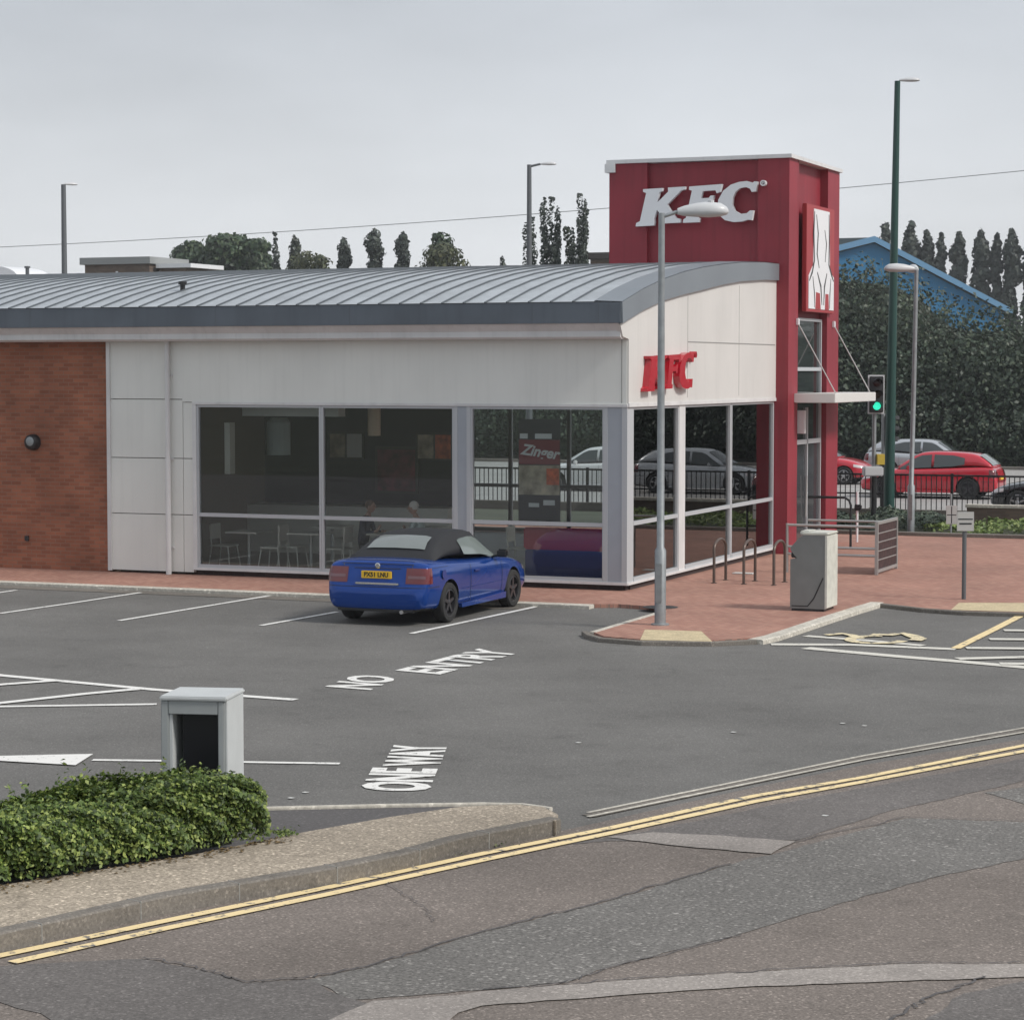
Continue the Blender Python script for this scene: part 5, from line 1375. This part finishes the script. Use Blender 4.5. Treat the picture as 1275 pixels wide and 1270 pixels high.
# hedge behind the verge: a clipped leafy mass
ha = [Vector(G(x, y, .07)) for x, y in [(-330, 1172), (-100, 1124), (0, 1103), (110, 1085), (229, 1066), (300, 1053), (345, 1043)]]
rng = np.random.default_rng(4); n = 105000
segs = [(a, b) for a, b in zip(ha, ha[1:])]; ln = np.array([(b-a).length for a, b in segs]); cum = np.concatenate([[0], np.cumsum(ln)]); tot = cum[-1]
s = rng.random(n)*tot; k = np.searchsorted(cum, s, side='right')-1; k = np.clip(k, 0, len(segs)-1)
Aa = np.array([tuple(a) for a, b in segs]); Bb = np.array([tuple(b) for a, b in segs]); u = ((s-cum[k])/ln[k])[:, None]
base = Aa[k] + (Bb[k]-Aa[k])*u; dr = (Bb[k]-Aa[k])/ln[k][:, None]; nr = np.stack([-dr[:, 1], dr[:, 0]], 1)
dep, hgt = 1.02, .465
endf = np.clip((tot-s+.02)/.22, 0, 1)**.45
# cross-section: superellipse arch, front foot -> back foot
th = rng.random(n)*math.pi*1.0
cxs = -np.sign(np.cos(th))*np.abs(np.cos(th))**.55; czs = np.abs(np.sin(th))**.45
lump = 1 + .10*np.sin(s*2.7+th*2) + .07*np.sin(s*6.9+th*4+1) + .06*np.sin(s*15+th*8) + .04*np.sin(s*31+th*17)
sh = (1.03-.30*rng.random(n)**1.6)*lump
off = dep/2 + cxs*dep/2*sh*(.55+.45*endf)
zz = .07 + hgt*czs*sh*(.6+.4*endf) + rng.normal(0, .012, n)
xy = base + nr*off[:, None]
P = np.stack([xy[:, 0], xy[:, 1], np.maximum(zz, .09)], 1)
Nn = np.stack([nr[:, 0]*cxs, nr[:, 1]*cxs, czs*.9+.25], 1)
# long shoots sticking out of the top
m = 420; si = rng.integers(0, n, m); sel = czs[si] > .45; si = si[sel]; top = P[si].copy()
dirn = np.stack([nr[si, 0]*cxs[si]*.5, nr[si, 1]*cxs[si]*.5, np.ones(len(si))], 1) + rng.normal(0, .25, (len(si), 3)); ln_s = rng.uniform(.04, .13, len(si))[:, None]
top2 = np.concatenate([top + dirn*ln_s*f_ + rng.normal(0, .012, top.shape) for f_ in (.25, .45, .6, .75, .9, 1.0, 1.1)])
hd_ = thing('hedge', 'low leafy bright green hedge behind the concrete verge', 'hedge', (0, 0, 0))
leaf_mesh('foliage', np.concatenate([P, top2]), np.concatenate([Nn, np.tile([0, 0, 1.], (len(top2), 1))]), .044, L_hedge, hd_, 9, jitter=.55)
# solid inner core, the shade between the leaves put into its dark colour
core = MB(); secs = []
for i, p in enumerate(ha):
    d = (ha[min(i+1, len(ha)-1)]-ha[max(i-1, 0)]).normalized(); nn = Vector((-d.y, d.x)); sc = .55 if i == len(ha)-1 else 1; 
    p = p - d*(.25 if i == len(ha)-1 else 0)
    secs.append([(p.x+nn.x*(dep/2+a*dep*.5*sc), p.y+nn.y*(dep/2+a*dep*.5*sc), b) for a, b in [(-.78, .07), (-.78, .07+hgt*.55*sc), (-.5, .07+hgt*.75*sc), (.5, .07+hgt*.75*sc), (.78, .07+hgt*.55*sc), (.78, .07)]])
vs, fs = loft(secs); MB().add(vs, fs).build('dark_core', mat('dark_core_fill', (.012, .016, .008), .9), hd_)
# weeds in the gutter
def tuft(px, py, z, n, r, h, m, label, name='weed', sz=.03, seed=1):
    c = G(px, py, z); rng = np.random.default_rng(seed)
    P = np.stack([rng.normal(0, r, n), rng.normal(0, r, n), np.abs(rng.normal(0, h, n))+.01], 1)
    t = thing(name, label, 'weed', (c[0], c[1], z)); leaf_mesh('leaves', P, np.tile([0, 0, 1.], (n, 1)), sz, m, t, seed, jitter=.8)
tuft(452, 1083, ZR, 160, .06, .03, L_olive, 'small dry weed in the kerb gutter, further left', seed=2)
tuft(612, 1052, ZR, 120, .07, .02, L_olive, 'small dry weed in the kerb gutter, right one of two', seed=3)
tuft(352, 1040, .07, 150, .05, .02, L_cover, 'creeping green shoot at the right foot of the hedge', seed=4)
rngd = random.Random(12)
mbd = MB()
for i in range(260):
    k_ = rngd.randrange(len(ha)-1); p_ = ha[k_].lerp(ha[k_+1], rngd.random()); d_ = (ha[k_+1]-ha[k_]).normalized(); n_ = Vector((-d_.y, d_.x))
    q_ = p_ - n_*abs(rngd.gauss(0, .10)); a_ = rngd.uniform(0, 6.3); l_ = rngd.uniform(.012, .03)
    c_, s_ = math.cos(a_)*l_, math.sin(a_)*l_
    mbd.add([(q_.x-c_, q_.y-s_, .074), (q_.x+s_*.5, q_.y-c_*.5, .082), (q_.x+c_, q_.y+s_, .076), (q_.x-s_*.5, q_.y+c_*.5, .084)], [(0, 1, 2, 3)])
tag(mbd.build('fallen_leaves', mat('dead_leaf', (.16, .11, .05), .8)), 'brown fallen leaves scattered along the foot of the hedge', 'leaves', None, 'stuff')
tuft(560, 1061, ZR, 90, .10, .012, L_olive, 'flat streak of moss and weed along the kerb foot between the two weeds', seed=6, sz=.022)
# planting in the bed
def bush_patch(label, x0, x1, y0, y1, h, m, n, leaf, seed, name='planting', kind='stuff'):
    rng = np.random.default_rng(seed); x = rng.uniform(x0, x1, n); y = rng.uniform(y0, y1, n)
    top = h*(.65+.2*np.sin(x*2.3+y)+.15*np.sin(x*5.1+2*y)); z = top*rng.random(n)**.35
    o = leaf_mesh(name, np.stack([x, y, np.maximum(z, .03)], 1), np.tile([0, -.3, 1.], (n, 1)), leaf, m, None, seed, jitter=.6)
    tag(o, label, 'plants', None, kind)
xa = at_y(1150, 665, 16.5).x
bush_patch('bright green low ground cover in the planting bed on the right', xa, 26, 16.3, 19.2, .34, L_cover, 14000, .12, 21)
bush_patch('dark low shrubs in the bed around the grey lamp post', -4, xa+.3, 16.6, 20.5, .45, L_belt, 9000, .12, 22)
bush_patch('dull dry ground cover behind the barrier pen', -4, 14, 20.8, 23.0, .22, L_olive, 7000, .12, 23)

# ------------------------------------------------------------------ distant buildings
# blue-gabled warehouse beyond the trees
yw = 120
Dw = 150
pk = at_d(1088, 296, Dw); re = at_d(1250, 383, Dw); le = at_d(960, 330, Dw)
W_ = thing('warehouse', 'large warehouse with bright blue steel gable beyond the dark trees', 'warehouse', (pk.x, pk.y, 0), A)
wl_ = (le-pk).to_2d().length; wr_ = (re-pk).to_2d().length
MB().prism([(-wl_, 0), (wr_, 0), (wr_, re.z-.35), (0, pk.z-.35), (-wl_, le.z-.35)], XZ, 0, .3).build('gable_wall', M_blue_clad, W_)
MB().prism([(-wl_-.5, le.z-.35), (0, pk.z-.3), (wr_+.5, re.z-.5), (wr_+.5, re.z-.15), (0, pk.z+.05), (-wl_-.5, le.z)], XZ, -.25, 40).build('roof', M_grey_roof2, W_)
MB().prism([(-wl_-.5, le.z-.35), (0, pk.z-.3), (wr_+.5, re.z-.5), (wr_+.5, re.z-.12), (0, pk.z+.08), (-wl_-.5, le.z+.03)], XZ, -.36, -.251).build('verge_trim', mat('pale_blue_trim', (.16, .33, .52), .5), W_)
t2 = thing('flat_roof_building', 'grey green roofed shed just right of the red tower', 'shed', (0, yw-4, 0))
a_ = at_y(1000, 298, yw-4); b_2 = at_y(1088, 297, yw-4); c_ = at_y(1045, 322, yw-4)
MB().prism([(a_.x, 0), (at_y(1046, 300, yw-4).x, 0), (at_y(1046, 322, yw-4).x, c_.z), (at_y(1080, 300, yw-4).x, at_y(1080, 300, yw-4).z), (at_y(1080, 296, yw-4).x, at_y(1080, 296, yw-4).z), (a_.x, a_.z)], XZ, 0, 3).build('wall', M_grey_roof2, t2)
# brick block with flat roof, left skyline
yb_ = 84
q0 = at_y(103, 324, yb_); q1 = at_y(186, 324, yb_)
t = thing('brick_block', 'dark brick block with overhanging flat roof beyond the left part of the roof', 'building', (q0.x, yb_, 0))
bwid = q1.x-q0.x; D_ = 4.2
MB().box(.15, bwid, 0, D_, 0, q0.z-.3).build('wall', M_brick_low, t)
MB().box(-.1, bwid+.15, -.2, D_+.2, q0.z-.3, q0.z+.12).build('roof', M_grey_slab, t)
MB().box(bwid*.5, bwid*.5+.15, -.04, 0, q0.z-.9, q0.z-.72).build('wall_lamp', M_sign_white, t)
MB().box(bwid+.001, bwid+.04, 1.6, 2.6, q0.z-1.0, q0.z-.5).build('window', M_sign_white, t)
MB().box(bwid+.3, bwid+2.2, .6, D_, 0, q0.z-.55).build('side_wing', M_brick_low, t)
MB().box(bwid+.2, bwid+2.6, .4, D_+.2, q0.z-.55, q0.z-.3).build('wing_roof', M_sign_white, t)
q0 = at_y(735, 320, 100); q1 = at_y(775, 320, 100)
t = thing('house', 'brown brick house glimpsed left of the red tower', 'house', (q0.x, 100, 0))
MB().box(0, 6, 0, 5, 0, q0.z-.1).build('wall', M_brick_low, t)
MB().prism([(-.3, q0.z-.15), (6.3, q0.z-.15), (6.3, q0.z+.25), (-.3, q0.z+.25)], XZ, -.3, 5.3).build('roof', M_int_dark, t)
# white rooftop unit and stub at the far left
q0 = at_y(-12, 331, 60); q1 = at_y(30, 343, 60)
t = thing('marquee', 'white domed roof showing over the ridge at the left edge', 'roof', (q0.x, 60, 0))
prof = [(1.6*math.cos(math.pi*k/12), math.sin(math.pi*k/12)*.62) for k in range(13)]
MB().prism([(a, b+q0.z-.62) for a, b in prof], XZ, 0, 3).build('roof', M_sign_white, t)
MB().box(-1.55, 1.55, .05, 2.9, 0, q0.z-.62).build('wall', M_sign_white, t)
q0 = at_y(34, 334, 55)
t = thing('flue_pipe', 'short dark flue pipe beside the white domed roof', 'pipe', (q0.x, 55, 0))
MB().tube([(0, 0, 0), (0, 0, q0.z)], .09, 8).lathe([(.14, q0.z), (.14, q0.z+.08), (0, q0.z+.1)], XY, 10).build('pipe', M_galv_dark, t)
# overhead cable
p0 = at_d(-700, 326, 210); p1 = at_d(2200, 108, 150)
t = thing('overhead_cable', 'thin overhead cable sagging across the sky behind the tower', 'cable')
pts = []
for k in range(41):
    u = k/40; p = p0.lerp(p1, u); p.z -= 2.6*(1-(2*u-1)**2); pts.append(p)
MB().tube(pts, .028, 5).build('cable', M_cable, t)
for o, pz in ((p0, 'left'), (p1, 'right')): pass

# thin summer haze
hb = MB().box(-420, 420, -30, 420, -1.2, 26).build('haze', None)
hm = bpy.data.materials.new('haze_air'); hm.use_nodes = True; nt = hm.node_tree; nt.nodes.remove(nt.nodes['Principled BSDF'])
pv = nt.nodes.new('ShaderNodeVolumePrincipled'); pv.inputs['Color'].default_value = (.9, .93, .97, 1); pv.inputs['Density'].default_value = .00042
nt.links.new(pv.outputs[0], nt.nodes['Material Output'].inputs['Volume']); hb.data.materials.append(hm); hb['kind'] = 'stuff'
SC.cycles.volume_bounces = 0
